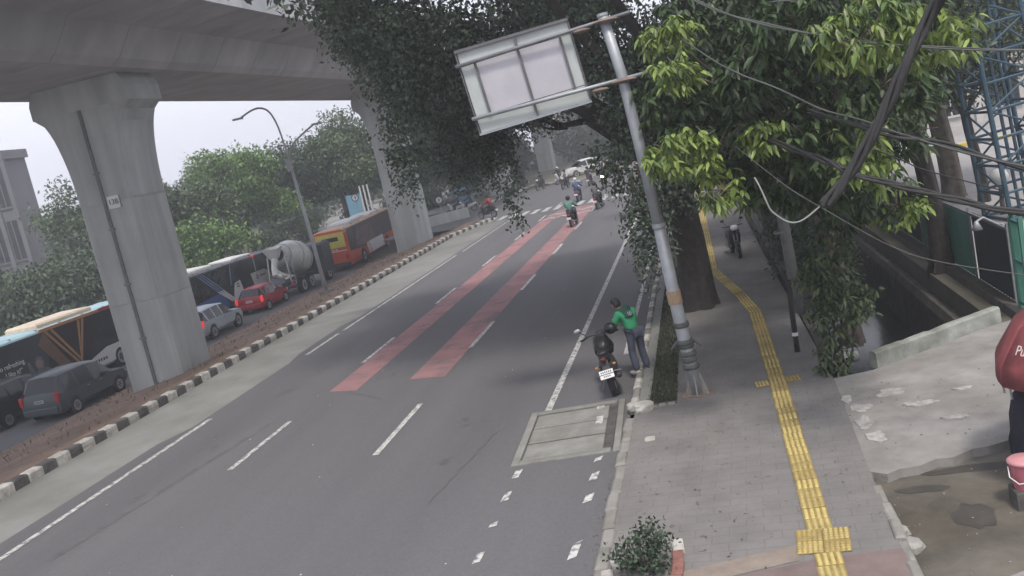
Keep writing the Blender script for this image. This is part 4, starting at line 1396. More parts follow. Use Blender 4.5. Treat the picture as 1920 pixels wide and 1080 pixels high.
# background trees
def bg_tree(label, x, y, h, r, m_, dens=42, L=.34, W=.17, z0=None, low=.28, group='trees beyond the far carriageway', name='background_tree'):
    z0 = zl(y) - .1 if z0 is None else z0
    H_ = h - z0
    bl = []
    nb = 9
    for i in range(nb):
        a = 2 * PI * i / nb + random.uniform(-.4, .4)
        t_ = random.uniform(low + .12, .86)
        q = r * random.uniform(.35, .75) * (1.15 - abs(t_ - .55))
        s_ = r * random.uniform(.34, .55)
        bl.append(((x + q * math.cos(a), y + q * math.sin(a), z0 + H_ * t_), (s_ * 1.1, s_ * 1.1, s_ * .72)))
    bl.append(((x, y, z0 + H_ * .84), (r * .45, r * .45, H_ * .13)))
    bl.append(((x, y, z0 + H_ * .6), (r * .6, r * .6, H_ * .2)))
    return tree_from(name, label, (x, y, z0), (x, y, z0 + H_ * .5), .1 + H_ * .014, .06 + H_ * .009, bl, m_, dens, L, W, group=group, clump=7, cr=.32, limbs=bl[:6])


bg_tree('low dark spreading tree behind the buses at the left edge', -46, 58, 3.6, 5.0, L_BG3)
bg_tree('dark spreading tree behind the red-fronted bus', -47.5, 66, 4.9, 5.0, L_BG3)
bg_tree('tree below the grey building at the left', -52.5, 70, 7.2, 2.8, L_BG)
bg_tree('tall tree peeping out left of the nearest pier', -50.5, 68, 10.6, 2.6, L_BG)
bg_tree('rounded tree just right of the nearest pier', -45, 72, 8.2, 4.2, L_BG3)
bg_tree('bushy green tree above the blue and black bus', -42.5, 74, 8.0, 4.4, L_BG)
bg_tree('tallest green tree left of the twin-arm street lamp', -42.0, 81, 10.2, 4.8, L_BG2)
bg_tree('low yellow-green tree above the bus and mixer truck', -39.5, 69, 4.2, 3.4, L_BG2)
bg_tree('dark tree directly behind the twin-arm street lamp', -41, 90, 10.2, 4.8, L_BG3)
bg_tree('leafy tree filling the gap left of the second pier', -36.5, 92, 9.6, 4.2, L_BG)
bg_tree('tall leafy tree between street lamp and second pier', -37.4, 98, 13.0, 4.4, L_BG)
bg_tree('dark tree above the orange bus roof', -33, 104, 10, 4.6, L_BG3)
bg_tree('shaded tree behind the second pier', -29.5, 98, 13, 5.0, L_BG3, low=.15)
bg_tree('dark tree left of the fourth pier', -27.5, 112, 14, 5.6, L_BG3, group='trees beyond the junction')
bg_tree('dark tree in the island behind the motorcycles', -24.6, 97, 11, 4.6, L_BG3, low=.12, group='trees beyond the junction')
bg_tree('hazy tree right of the fourth pier', -12, 150, 11, 5.0, L_BG, group='trees beyond the junction')
bg_tree('hazy pale tree behind the farthest pier', -16.5, 175, 12, 5.5, L_BG, group='trees beyond the junction')
bg_tree('hazy tree where the road bends away', -4, 140, 10, 4.6, L_BG3, group='trees beyond the junction')
bg_tree('brownish hazy tree at the right of the junction', 3.5, 120, 10, 5.0, mat("brown_leaf", (.06, .055, .035), .7, var=.3, col2=(.11, .09, .06), island=True), group='trees beyond the junction')
bg_tree('dark hazy tree behind the sign pole at the junction', 9, 105, 12, 5.5, L_BG3, group='trees beyond the junction')
bg_tree('far left tree filling the gap beside the grey building', -66, 98, 8.0, 5, L_BG3)
bg_tree('far tree behind the row of roadside trees', -56, 100, 9.4, 6, L_BG3)
bg_tree('far tree low behind the spreading trees', -56, 62, 3.4, 4.5, L_BG3)
for x, y, lab in ((-39.5, 50, 'first clipped hedge bush beyond the far carriageway'), (-39.2, 55.5, 'second hedge bush beyond the far carriageway, by the red-fronted bus'), (-39.4, 61, 'third hedge bush beyond the far carriageway'), (-39.3, 80, 'hedge bush behind the mixer truck'), (-39, 87, 'hedge bush behind the orange bus'), (-36.5, 95, 'hedge bush near the junction corner'), (-39, 44, 'leftmost hedge bush beyond the far carriageway'), (-27.5, 93, 'dark bush left of the blue stall'), (-30.5, 90, 'dark bush between the hoarding and the blue stall'), (-25.5, 99, 'dark bush behind the blue stall'), (-21.8, 103, 'dark bush left of the fourth pier')):
    q = thing('hedge_bush', lab, 'bush', (x, y, zl(y) - .1), 0, 'hedge bushes beyond the far carriageway')
    V, F = crown_leaves([((0, 0, 1.2), (1.4, 2.6, 1.2)), ((0, 1.2, 1.8), (1.2, 1.6, .9)), ((0, -1.4, 1.7), (1.1, 1.5, .9))], 60, .28, .14, clump=7, cr=.25)
    ob = link('foliage', mesh_np('foliage', V, F), L_BG3, q)
    ob['kind'] = 'stuff'
    mb = MB()
    for k in range(4):
        limb(mb, (0, random.uniform(-1, 1), 0), (random.uniform(-.6, .6), random.uniform(-1.6, 1.6), 1.6), .05, .015, n=4)
    mb.build('stems', M_BARK, q)

# far woods that read as one mass
wb = []
for i in range(46):
    x = -170 + i * 3.6
    y = 150 + 22 * math.sin(i * 1.7) + 12 * math.cos(i * .9)
    wb.append(((x, y, 3.2 + 1.2 * math.sin(i * 2.3)), (4.2, 4.0, 3.4)))
    if x < -60:
        wb.append(((x + 8, y - 45, 1.6 + .8 * math.sin(i * 1.9)), (4.2, 4.0, 3.2)))
V, F = crown_leaves(wb, 7, .75, .42, clump=7, cr=.6)
tag(link('distant_woods', mesh_np('distant_woods', V, F), L_BG3), 'hazy mass of distant trees behind the far carriageway', 'woods', kind='stuff')

# ------------------------------------------------------------------ background buildings
def building(label, x0, x1, y0, y1, z0, z1, m_, cols, rows, face='-y', win=(.55, .62), mw=M_GLASS, para=.8):
    b_ = thing('building', label, 'building', (x0, y0, z0))
    W_, D_, H_ = x1 - x0, y1 - y0, z1 - z0
    MB().box(0, W_, 0, D_, 0, H_).build('wall', m_, b_)
    MB().box(-.25, W_ + .25, -.25, D_ + .25, H_ + .002, H_ + para).build('parapet', m_, b_)
    cw_, rh = W_ / cols, H_ / rows
    for i in range(cols):
        for j in range(rows):
            cx_ = (i + .5) * cw_
            cz = (j + .5) * rh
            hw, hh = cw_ * win[0] / 2, rh * win[1] / 2
            wn = MB().box(cx_ - hw, cx_ + hw, -.06, .05, cz - hh, cz + hh).build('window', mw, b_)
            MB().box(cx_ - hw - .12, cx_ + hw + .12, -.16, -.062, cz - hh - .15, cz - hh - .01).build('sill', m_, wn)
            MB().box(cx_ - .05, cx_ + .05, -.1, -.061, cz - hh, cz + hh).build('mullion', m_, wn)
    for i in range(cols + 1):
        MB().box(i * cw_ - .22, i * cw_ + .22, -.22, -.003, 0, H_).build('pilaster', m_, b_)
    return b_


M_BLD = mat("grey_facade", (.12, .118, .13), .9, var=.1, scale=.3)
building('grey concrete building with tall paired windows at the left edge', -83, -62.3, 77, 80, -1.6, 13.4, M_BLD, 11, 3, win=(.62, .74))
building('pale low building far beyond the junction', -34, -12, 205, 220, 0, 11, mat("pale_facade", (.5, .49, .46), .9, var=.1), 8, 3)
building('pale grey building facing the far end of the road', -6, 26, 200, 216, 0, 14, mat("pale_facade_b", (.42, .42, .42), .9, var=.1), 10, 4)
building('white building glimpsed between the yard trees', 8, 34, 66, 80, 0, 8, mat("pale_facade_c", (.42, .41, .39), .9, var=.1), 8, 2)

# ------------------------------------------------------------------ vehicles
def wheel(parent, x, y, z, r, wd, side, name='wheel', rim=M_RIM):
    w_ = MB().lathe([(r * .72, -wd / 2), (r * .96, -wd / 2), (r, -wd / 2 + .03), (r, wd / 2 - .03), (r * .96, wd / 2), (r * .72, wd / 2)], 22, 'x').build(name, M_RUBBER, parent, False, (x, y, z))
    o_ = side * (wd / 2)
    MB().lathe([(r * .70, o_ - side * .03), (r * .68, o_ + side * .004), (r * .5, o_ + side * .006), (r * .2, o_ - side * .012), (.01, o_ - side * .012)], 18, 'x').build('rim', rim, w_)
    for k in range(5):
        a = 2 * PI * k / 5
        q = MB().box(-.006, .012, -.022, .022, r * .12, r * .66)
        sp = q.build('spoke', rim, w_, False, (o_, 0, 0))
        sp.rotation_euler = (a, 0, 0)
    return w_


CAR = {
    'mpv': dict(L=4.6, st=[(0, .38, .62, .74, .80, .74), (.05, .28, .95, 1.02, .88, .82), (.12, .27, 1.0, 1.13, .90, .78), (.42, .26, 1.02, 1.70, .91, .66), (.5, .26, 1.02, 1.74, .91, .66), (1.25, .25, 1.0, 1.77, .92, .67), (1.34, .25, 1.0, 1.77, .92, .67),
                          (2.2, .25, .98, 1.77, .92, .67), (2.3, .25, .98, 1.76, .92, .67), (2.95, .25, .97, 1.67, .92, .66), (3.62, .25, .96, 1.04, .91, .80), (4.3, .26, .86, .92, .88, .78), (4.52, .3, .66, .72, .82, .72), (4.6, .42, .56, .6, .76, .66)], rg=(2, 3), ws=(9, 10), wy=(.88, 3.72), wr=.32),
    'suv': dict(L=4.5, st=[(0, .4, .66, .8, .80, .74), (.06, .32, .98, 1.04, .88, .82), (.14, .3, 1.02, 1.14, .90, .78), (.50, .3, 1.04, 1.58, .91, .64), (.62, .3, 1.04, 1.63, .91, .64), (1.3, .29, 1.03, 1.69, .92, .66), (1.4, .29, 1.03, 1.69, .92, .66),
                          (2.1, .29, 1.01, 1.69, .92, .66), (2.2, .29, 1.01, 1.68, .92, .66), (2.75, .29, 1.0, 1.60, .92, .65), (3.4, .29, .99, 1.08, .92, .80), (4.2, .3, .92, .97, .89, .80), (4.42, .36, .72, .78, .83, .74), (4.5, .46, .6, .64, .78, .68)], rg=(2, 3), ws=(9, 10), wy=(.85, 3.6), wr=.36),
    'hatch': dict(L=4.0, st=[(0, .38, .6, .74, .76, .70), (.05, .28, .88, .95, .83, .77), (.12, .26, .92, 1.02, .85, .74), (.5, .25, .94, 1.44, .86, .60), (.62, .25, .94, 1.48, .86, .60), (1.15, .24, .93, 1.52, .86, .61), (1.24, .24, .93, 1.52, .86, .61),
                            (1.95, .24, .91, 1.51, .86, .61), (2.04, .24, .91, 1.51, .86, .61), (2.4, .24, .9, 1.44, .86, .60), (3.05, .24, .88, .97, .86, .74), (3.7, .26, .78, .84, .82, .72), (3.93, .3, .6, .66, .76, .66), (4.0, .4, .5, .54, .7, .6)], rg=(2, 3), ws=(9, 10), wy=(.72, 3.2), wr=.30),
}


def car(kind, label, loc, rz, body_m, lit=False, group='vehicles queuing on the far carriageway', cat='car', ladder=False):
    sp = CAR[kind]
    t_ = thing('car', label, cat, loc, rz, group)
    st = sp['st']
    rings = []
    for y, zb, zbelt, ztop, hw, hwr in st:
        half = [(hw * .86, zb), (hw, zb + .16), (hw * 1.0, (zb + .16 + zbelt) / 2), (hw * .985, zbelt), (hwr + .03, ztop - .09), (hwr - .10, ztop - .01), (0, ztop + .02)]
        ring = [(x, y, z) for x, z in half] + [(-x, y, z) for x, z in half[-2::-1]]
        rings.append(ring)
    n = len(rings[0])
    bodyf, glass = [], {}
    for i in range(len(rings) - 1):
        long_ = st[i + 1][0] - st[i][0] > .12
        cabin = sp['rg'][0] <= i < sp['ws'][1]
        for j in range(n - 1):
            f_ = (i * n + j, i * n + j + 1, (i + 1) * n + j + 1, (i + 1) * n + j)
            if cabin and long_ and j in (3, 8) and i >= sp['rg'][0] + 0:
                glass.setdefault('side%d_%d' % (i, j), []).append(f_)
            elif i == sp['rg'][0] and j in (4, 5, 6, 7):
                glass.setdefault('rear', []).append(f_)
            elif i == sp['ws'][0] and j in (4, 5, 6, 7):
                glass.setdefault('front', []).append(f_)
            else:
                bodyf.append(f_)
        bodyf.append((i * n + n - 1, i * n, (i + 1) * n, (i + 1) * n + n - 1))
    bodyf.append(tuple(range(n))[::-1])
    bodyf.append(tuple(range((len(rings) - 1) * n, len(rings) * n)))
    allv = [p for r_ in rings for p in r_]
    bo = MB().add(allv, bodyf).build('body', body_m, t_, True)
    bo.data.set_sharp_from_angle(angle=R(38))
    MB().box(-.8, .8, .3, sp['L'] - .4, .3, .9).build('floor_pan', M_BLACK, t_)
    for k, fs_ in glass.items():
        ids = sorted({i for f_ in fs_ for i in f_})
        mp_ = {a: b_ for b_, a in enumerate(ids)}
        MB().add([allv[i] for i in ids], [tuple(mp_[i] for i in f_) for f_ in fs_]).build('windscreen' if k == 'front' else ('rear_window' if k == 'rear' else 'window'), M_GLASS, t_)
    hw = st[4][4]
    for s_ in (-1, 1):
        for y in sp['wy']:
            MB().lathe([(sp['wr'] + .07, 0), (sp['wr'] + .07, .012), (.02, .012)], 20, 'x', (s_ * (hw - .004) - (.012 if s_ < 0 else 0) * 1.0, y, sp['wr'])).build('wheel_arch', M_BLACK, t_)
            wheel(t_, s_ * (hw - .09), y, sp['wr'], sp['wr'], .21, s_)
        zl_ = st[2][2]
        MB().bbox(s_ * .81 - .065, s_ * .81 + .065, -.005, .14, zl_ - .26, zl_ + .10, .02).build('tail_light', M_TAILON if lit else M_TAIL, t_)
        MB().bbox(s_ * .62 - .14, s_ * .62 + .14, sp['L'] - .14, sp['L'] - .03, .62, .76, .02).build('headlight', M_PLATE, t_)
        MB().bbox(s_ * (hw + .09) - .1, s_ * (hw + .09) + .1, sp['L'] * .62, sp['L'] * .62 + .1, .98, 1.12, .03).build('mirror', body_m, t_)
        for y in (sp['L'] * .38, sp['L'] * .56):
            MB().box(s_ * (hw + .012) - .008, s_ * (hw + .012) + .008, y, y + .16, .86, .89).build('door_handle', M_RIM, t_)
        MB().box(s_ * (hw + .004) - .004, s_ * (hw + .004) + .004, sp['L'] * .5, sp['L'] * .5 + .012, .35, .95).build('door_seam', M_BLACK, t_)
    MB().bbox(-.76, .76, -.08, .1, .36, .58, .03).build('rear_bumper', body_m, t_)
    pz = .70 if kind != 'mpv' else .78
    pl_ = MB().box(-.21, .21, -.016, .0, pz, pz + .13).build('number_plate', M_PLATE if kind != 'mpv' else mat("plate_grey", (.35, .35, .35), .5), t_)
    for k in range(5):
        MB().box(-.15 + k * .065, -.11 + k * .065, -.02, -.017, pz + .04, pz + .09).build('plate_mark', M_MARK, pl_)
    return t_


ZL = -1.5
M_CARBLK = paint('car_black', (.055, .068, .075), .25)
M_CARSIL = paint('car_silver', (.38, .42, .45), .28, metal=.3)
M_CARRED = paint('car_red', (.30, .018, .028), .28)
car('mpv', 'dark grey people carrier beside the soil median, nearest pier ahead of it', (-26.3, 30.6, ZL), 0, M_CARBLK)
car('mpv', 'black people carrier in the next lane, half hidden behind the dark grey one', (-29.0, 30.0, ZL), R(-1), paint('car_black_b', (.018, .019, .021), .25), lit=True)
car('suv', 'dark car cut off by the left edge of the view', (-28.2, 23.2, ZL), 0, paint('car_navy', (.022, .026, .036), .25))
car('suv', 'silver sport utility vehicle just right of the nearest pier', (-27.0, 43.0, ZL), R(1), M_CARSIL, lit=True)
car('hatch', 'red hatchback between the silver car and the mixer truck', (-27.25, 50.3, ZL), R(1), M_CARRED, lit=True)


def bus(label, loc, rz, body_m, roof_m, ac_m, rear_lit=False, ac=(2.2, 5.6, 7.2, 9.6)):
    t_ = thing('city_bus', label, 'bus', loc, rz, 'city buses on the far carriageway')
    L_, hw, H_ = 11.6, 1.25, 3.1
    prof = [(-hw + .06, .35), (hw - .06, .35), (hw, .6), (hw, 2.75), (hw - .10, 3.02), (hw - .32, H_), (-hw + .32, H_), (-hw + .10, 3.02), (-hw, 2.75), (-hw, .6)]
    rings = []
    for y, k, dz in ((0, .95, -.06), (.1, 1, 0), (L_ - .25, 1, 0), (L_, .93, -.15)):
        rings += [(x * k, y, z + (dz if z > 2 else 0)) for x, z in prof]
    n = len(prof)
    fs_ = [tuple(range(n)), tuple(range(3 * n, 4 * n))[::-1]]
    low, roof = [], []
    for i in range(3):
        for j in range(n):
            f_ = (i * n + j, (i + 1) * n + j, (i + 1) * n + (j + 1) % n, i * n + (j + 1) % n)
            (roof if j in (3, 4, 5, 6, 7) else low).append(f_)
    MB().add(rings, fs_ + low).build('body', body_m, t_)
    MB().add(rings, roof).build('roof', roof_m, t_)
    for k in range(0, len(ac), 2):
        MB().bbox(-.85, .85, ac[k], ac[k + 1], H_ + .002, H_ + (.22 if k == 0 else .12), .08 if k == 0 else .05).build('roof_unit', ac_m, t_)
    for k in range(7):
        MB().box(-1.1, 1.1, .6 + k * 1.65, .63 + k * 1.65, H_ - .04, H_ + .006).build('roof_seam', M_DGALV, t_)
    for s_ in (-1, 1):
        MB().box(s_ * 1.256 - .004, s_ * 1.256 + .004, .2, 11.2, .60, .63).build('rub_rail', M_BLACK, t_)
    for s_ in (-1, 1):
        for y in (2.9, 8.9):
            MB().lathe([(.60, 0), (.60, .012), (.02, .012)], 22, 'x', (s_ * (hw + .001) - (.012 if s_ < 0 else 0), y, .52)).build('wheel_arch', M_BLACK, t_)
            wheel(t_, s_ * (hw - .10), y, .48, .48, .26, s_)
        MB().bbox(s_ * 1.02 - .1, s_ * 1.02 + .1, -.03, .02, .85, 1.2, .02).build('tail_light', M_TAILON if rear_lit else M_TAIL, t_)
    MB().bbox(-1.18, 1.18, -.1, .05, .35, .62, .03).build('rear_bumper', M_BLACK, t_)
    return t_


def panel(t_, name, pts, m_, d=.012, x=1.252):
    return MB().slabx(pts, x, x + d).build(name, m_, t_)


# bus with the drink advertisement
M_TEAL = paint('bus_teal', (.16, .36, .42), .4)
b1 = bus('city bus with red front, orange chevrons and a drink advertisement on its dark side', (-30.75, 31.7, ZL), 0, M_TEAL, mat('bus_roof_teal', (.30, .46, .50), .45, var=.1), mat('bus_roof_cream', (.56, .47, .36), .5, var=.15), ac=(4.3, 8.2))
M_AD = mat('ad_dark', (.020, .026, .030), .45, var=.25, scale=.8)
panel(b1, 'advert_panel', [(.75, .62), (3.6, .62), (4.4, 2.95), (.75, 2.95)], M_AD)
panel(b1, 'side_window', [(3.62, .62), (10.4, 1.15), (11.2, 2.95), (4.42, 2.95)], M_GLASS)
panel(b1, 'red_front_panel', [(10.42, .5), (11.3, .5), (11.3, 2.9), (11.22, 2.95)], M_CARRED, .016)
panel(b1, 'red_roof_edge', [(8.2, 2.955), (11.3, 2.955), (11.3, 3.1), (8.2, 3.1)], M_CARRED, .06, 1.18)
panel(b1, 'orange_roof_edge', [(3.9, 2.955), (8.18, 2.955), (8.18, 3.08), (3.9, 3.08)], mat('edge_orange', (.42, .17, .06), .5, var=.15), .06, 1.18)
M_OR = mat('chevron_orange', (.30, .15, .06), .5, var=.2)
panel(b1, 'white_skirt', [(5.9, .45), (10.4, .45), (10.4, .95), (9.6, 1.22), (8.0, 1.22), (6.2, .80)], paint('bus_white', (.52, .52, .52), .4), .018)
for k, dx in ((0, 0), (1, .26)):
    panel(b1, 'chevron_stripe', [(4.1 + dx * 1.6, 2.93), (4.28 + dx * 1.6, 2.93), (5.95 + dx * .2, 1.0 + dx), (5.95 + dx * .2, .8 + dx)], M_OR, .022 + .002 * k)
    panel(b1, 'chevron_stripe', [(5.96 + dx * .2, .8 + dx), (5.96 + dx * .2, 1.0 + dx), (6.75 - dx * 1.2, 2.93), (6.93 - dx * 1.2, 2.93)], M_OR, .022 + .002 * k)
panel(b1, 'chevron_fade', [(3.55, 2.45), (4.05, 2.93), (5.4, 1.0), (4.9, .8)], mat('chevron_brown', (.12, .06, .035), .5, var=.2), .016)
M_ADS = mat('ad_skin', (.20, .14, .12), .6, var=.2, scale=4)
panel(b1, 'advert_figure', [(2.6, .7), (4.3, .7), (4.15, 1.15), (3.75, 1.42), (3.55, 1.45), (3.62, 1.75), (3.5, 1.98), (3.25, 2.02), (3.1, 1.9), (3.05, 1.65), (3.15, 1.45), (2.95, 1.35), (2.75, 1.9), (2.62, 1.9)], mat('ad_figure_tone', (.09, .105, .12), .6, var=.35, scale=3), .018)
panel(b1, 'advert_face', [(3.16, 1.5), (3.45, 1.48), (3.52, 1.75), (3.35, 1.9), (3.12, 1.8)], M_ADS, .021)
for txt, y, z, sz in (("\u201cSo refreshing.", 1.65, 2.05, .30), ("I like it!\u201d", 1.75, 1.70, .30)):
    me_ = text_mesh(txt, sz, .002)
    o = link('lettering', me_, M_PLATE, b1, (1.27, y, z))
    o.rotation_euler = (R(90), 0, R(90))
for i in range(7):
    panel(b1, 'small_print', [(6.5 + i * .2, .66), (6.63 + i * .2, .66), (6.63 + i * .2, .80), (6.5 + i * .2, .80)], M_MARK, .022)
for i in range(9):
    panel(b1, 'small_print', [(1.0 + i * .16, 1.38), (1.11 + i * .16, 1.38), (1.11 + i * .16, 1.44), (1.0 + i * .16, 1.44)], M_PLATE, .015)

b2 = bus('black city bus with blue and white chevrons behind the silver and red cars', (-30.95, 47.2, ZL), R(-2.5), mat('bus_black', (.028, .032, .040), .4, var=.2), mat('bus_black', (.028, .032, .040)), mat('bus_roof_white', (.55, .55, .53), .5, var=.15), ac=(.6, 4.6, 7.0, 9.4))
panel(b2, 'side_window', [(.4, .75), (11.2, .95), (11.2, 2.95), (.4, 2.95)], M_GLASS)
M_BL = mat('bus_blue', (.03, .07, .20), .45, var=.25, scale=1)
panel(b2, 'blue_panel', [(.5, .5), (4.9, .5), (4.9, .9), (4.2, 1.5), (1.4, 1.35), (.5, .9)], M_BL, .016)
M_BW = paint('bus_white', (.52, .52, .52), .4)
panel(b2, 'white_panel', [(5.4, .45), (8.9, .45), (8.9, 1.1), (6.9, 1.1), (6.7, 1.85), (6.0, 1.75), (5.7, 1.2)], M_BW, .018)
for k in range(3):
    d_ = k * .28
    panel(b2, 'chevron_stripe', [(3.9 + d_, 1.62), (4.06 + d_, 1.62), (5.3 + d_ * .6, .9), (5.3 + d_ * .6, .72)], M_BW, .021 + .001 * k)
    panel(b2, 'chevron_stripe', [(2.2 + d_, 2.93), (2.3 + d_, 2.93), (4.06 + d_, 1.66), (3.9 + d_, 1.66)], mat('bus_pale_blue', (.10, .16, .30), .45, var=.1), .019 + .001 * k)
panel(b2, 'chevron_stripe', [(5.5, 1.7), (5.62, 1.7), (6.0, 2.93), (5.88, 2.93)], mat('bus_pale_blue', (.10, .16, .30)), .019)
panel(b2, 'white_panel', [(8.3, 1.1), (10.9, 1.0), (10.5, 1.75), (9.9, 1.98), (8.1, 1.95)], M_BW, .022)
panel(b2, 'logo_mark', [(8.7, 1.5), (9.0, 1.45), (9.0, 1.75), (8.8, 1.82)], M_MARK, .026)
for i in range(4):
    panel(b2, 'small_print', [(9.2 + i * .2, 1.58), (9.34 + i * .2, 1.58), (9.34 + i * .2, 1.68), (9.2 + i * .2, 1.68)], M_MARK, .026)
for i in range(2):
    panel(b2, 'small_print', [(6.2, 1.45 + i * .16), (6.5, 1.45 + i * .16), (6.5, 1.53 + i * .16), (6.2, 1.53 + i * .16)], M_MARK, .024)

M_BOR = paint('bus_orange', (.46, .075, .032), .4)
b3 = bus('orange city bus with a yellow rear window frame, ahead of the mixer truck', (-26.95, 63.6, -1.42), R(1), M_BOR, mat('bus_roof_orange', (.40, .24, .14), .45, var=.15), paint('bus_white', (.52, .52, .52), .4))
b3.rotation_euler = (R(1.6), 0, R(1))
MB().box(-1.1, 1.1, -.02, .06, 1.75, 2.85).build('rear_panel', mat('bus_yellow', (.48, .42, .08), .4, var=.12), b3)
MB().box(-.62, .62, -.035, -.021, 2.25, 2.55).build('route_display', M_GLASS, b3)
MB().box(-1.1, 1.1, -.03, .06, 1.46, 1.52).build('trim_line', M_BW, b3)
for x in (-.5, -.25, 0, .25):
    MB().box(x, x + .16, -.03, .06, 1.56, 1.66).build('small_print', M_BW, b3)
panel(b3, 'side_window', [(.3, 1.35), (3.4, 1.1), (11, 1.25), (11, 2.95), (.3, 2.95)], mat('ad_wrap_dark', (.05, .036, .034), .4, var=.5, scale=1.2))
panel(b3, 'advert_wrap', [(1.6, 1.5), (3.4, 1.3), (6.2, 1.35), (5.6, 2.65), (2.4, 2.6)], mat('ad_wrap_rose', (.13, .085, .085), .5, var=.5, scale=2.5), .016)
panel(b3, 'white_panel', [(4.1, .45), (8, .45), (8, 1.32), (4.1, 1.32)], M_BW, .018)
for k in range(3):
    panel(b3, 'white_stripe', [(3.9 + k * .3, 1.3), (4.0 + k * .3, 1.3), (4.3 + k * .3, .5), (4.2 + k * .3, .5)], M_BW if k == 0 else M_BOR, .021)

# cement mixer truck
mx_ = thing('mixer_truck', 'grey concrete mixer truck between the black bus and the orange bus', 'truck', (-27.4, 54.9, ZL), R(1))
M_DRUM = mat('drum_grey', (.56, .57, .55), .5, .1, var=.12, scale=1, big=(.8, (.8, .8, .78)))
M_TRK = paint('truck_dark', (.035, .042, .055), .5)
MB().box(-.45, .45, .3, 6.6, .7, .95).build('chassis', M_TRK, mx_)
MB().bbox(-1.2, 1.2, 5.3, 6.9, .6, 2.7, .15).build('cab', paint('truck_cab', (.035, .042, .05), .4), mx_)
dm = MB().lathe([(.42, -.05), (.55, 0), (.62, .12), (.95, .9), (1.14, 1.7), (1.16, 2.4), (.98, 3.2), (.7, 3.7), (.3, 3.8)], 24, 'y').build('drum', M_DRUM, mx_, True, (0, 1.0, 2.75))
dm.rotation_euler = (R(-14), 0, 0)
MB().lathe([(.40, -.06), (.30, .3), (.02, .35)], 20, 'y').build('drum_mouth', M_BLACK, dm)
for yy in (.35, 1.5, 2.7):
    rr = .74 if yy < 1 else (1.09 if yy < 2 else 1.10)
    MB().lathe([(rr - .02, yy - .05), (rr + .035, yy - .04), (rr + .035, yy + .04), (rr - .02, yy + .05)], 24, 'y', cap=False).build('drum_band', M_GALV, dm)
MB().add([(-.55, -.1, 3.25), (.55, -.1, 3.25), (.55, .75, 3.35), (-.55, .75, 3.35), (-.25, .15, 2.6), (.25, .15, 2.6), (.25, .5, 2.6), (-.25, .5, 2.6)], [(0, 1, 5, 4), (1, 2, 6, 5), (2, 3, 7, 6), (3, 0, 4, 7)]).build('hopper', M_DRUM, mx_)
MB().tube([(.0, .3, 2.55), (.0, -.1, 2.0), (.15, -.5, 1.55)], [.22, .2, .18], 8).build('chute', M_DRUM, mx_)
MB().tube([(-.05, -.3, 1.65), (.55, -.35, 1.45)], [.14, .14], 10).build('chute_extension', M_BW, mx_)
for s_ in (-1, 1):
    MB().tube([(s_ * .75, .35, .95), (s_ * .6, .55, 2.75)], .05, 6).build('drum_frame', M_DRUM, mx_)
    for y in (1.3, 2.6, 5.9):
        wheel(mx_, s_ * .98, y, .5, .5, .34, s_)
    MB().bbox(s_ * .95 - .14, s_ * .95 + .14, -.02, .06, .72, .9, .02).build('tail_light', M_TAIL, mx_)
    MB().box(s_ * 1.02 - .2, s_ * 1.02 + .2, .65, 3.3, 1.05, 1.09).build('mudguard', M_BLACK, mx_)
for s_ in (.85, 1.15):
    MB().tube([(s_, .15, .8), (s_ * .95, .25, 2.9)], .025, 6).build('ladder_rail', M_GALV, mx_)
for k in range(6):
    MB().tube([(.84, .16 + .02 * k, 1.0 + k * .32), (1.14, .16 + .02 * k, 1.0 + k * .32)], .016, 6).build('ladder_rung', M_GALV, mx_)
MB().bbox(-1.2, 1.2, -.05, .12, .55, .75, .02).build('rear_bumper', M_TRK, mx_)
MB().bbox(-.45, .45, -.06, -.0, .98, 1.35, .02).build('rear_board', paint('truck_board', (.22, .27, .30), .5), mx_)
MB().box(-.22, .22, -.075, -.062, .80, .93).build('number_plate', M_PLATE, mx_)
MB().tube([(-1.35, .1, 1.2), (-1.35, .1, 3.5)], .02, 6).build('marker_stick', M_GALV, mx_)
MB().ball((-1.35, .08, 3.1), .09, .09, .09).build('marker_lamp', M_TAILON, mx_, True)

# ------------------------------------------------------------------ motorcycles
def spoke_wheel(t_, y, r, wd=.10):
    w_ = MB().lathe([(r * .80, -wd / 2 + .01), (r * .95, -wd / 2), (r, -wd / 4), (r, wd / 4), (r * .95, wd / 2), (r * .80, wd / 2 - .01)], 22, 'x', cap=False).build('wheel', M_RUBBER, t_, True, (0, y, r))
    MB().lathe([(r * .80, -wd / 2 + .015), (r * .80, wd / 2 - .015), (r * .70, wd / 2 - .03), (r * .70, -wd / 2 + .03), (r * .80, -wd / 2 + .015)], 20, 'x', cap=False).build('rim', M_DGALV, w_)
    hub = MB().lathe([(.05, -.05), (.05, .05)], 10, 'x')
    for k in range(5):
        a = 2 * PI * k / 5
        hub.tube([(0, .04 * math.cos(a), .04 * math.sin(a)), (0, r * .74 * math.cos(a + .2), r * .74 * math.sin(a + .2))], .014, 5)
    hub.build('spokes', M_DGALV, w_)
    return w_


def shell(rings_, n=10, m_=None):
    """lofted body: rings (y, z_centre, half_w, half_h)"""
    mb = MB()
    vs = []
    for y, zc, hw, hh in rings_:
        for j in range(n):
            a = 2 * PI * j / n
            cx_, sx_ = math.cos(a), math.sin(a)
            vs.append((hw * (abs(cx_) ** .75) * (1 if cx_ >= 0 else -1), y, zc + hh * (abs(sx_) ** .75) * (1 if sx_ >= 0 else -1)))
    k = len(rings_)
    fs_ = [(i * n + j, (i + 1) * n + j, (i + 1) * n + (j + 1) % n, i * n + (j + 1) % n) for i in range(k - 1) for j in range(n)]
    fs_ += [tuple(range(n)), tuple(range((k - 1) * n, k * n))[::-1]]
    return mb.add(vs, fs_)


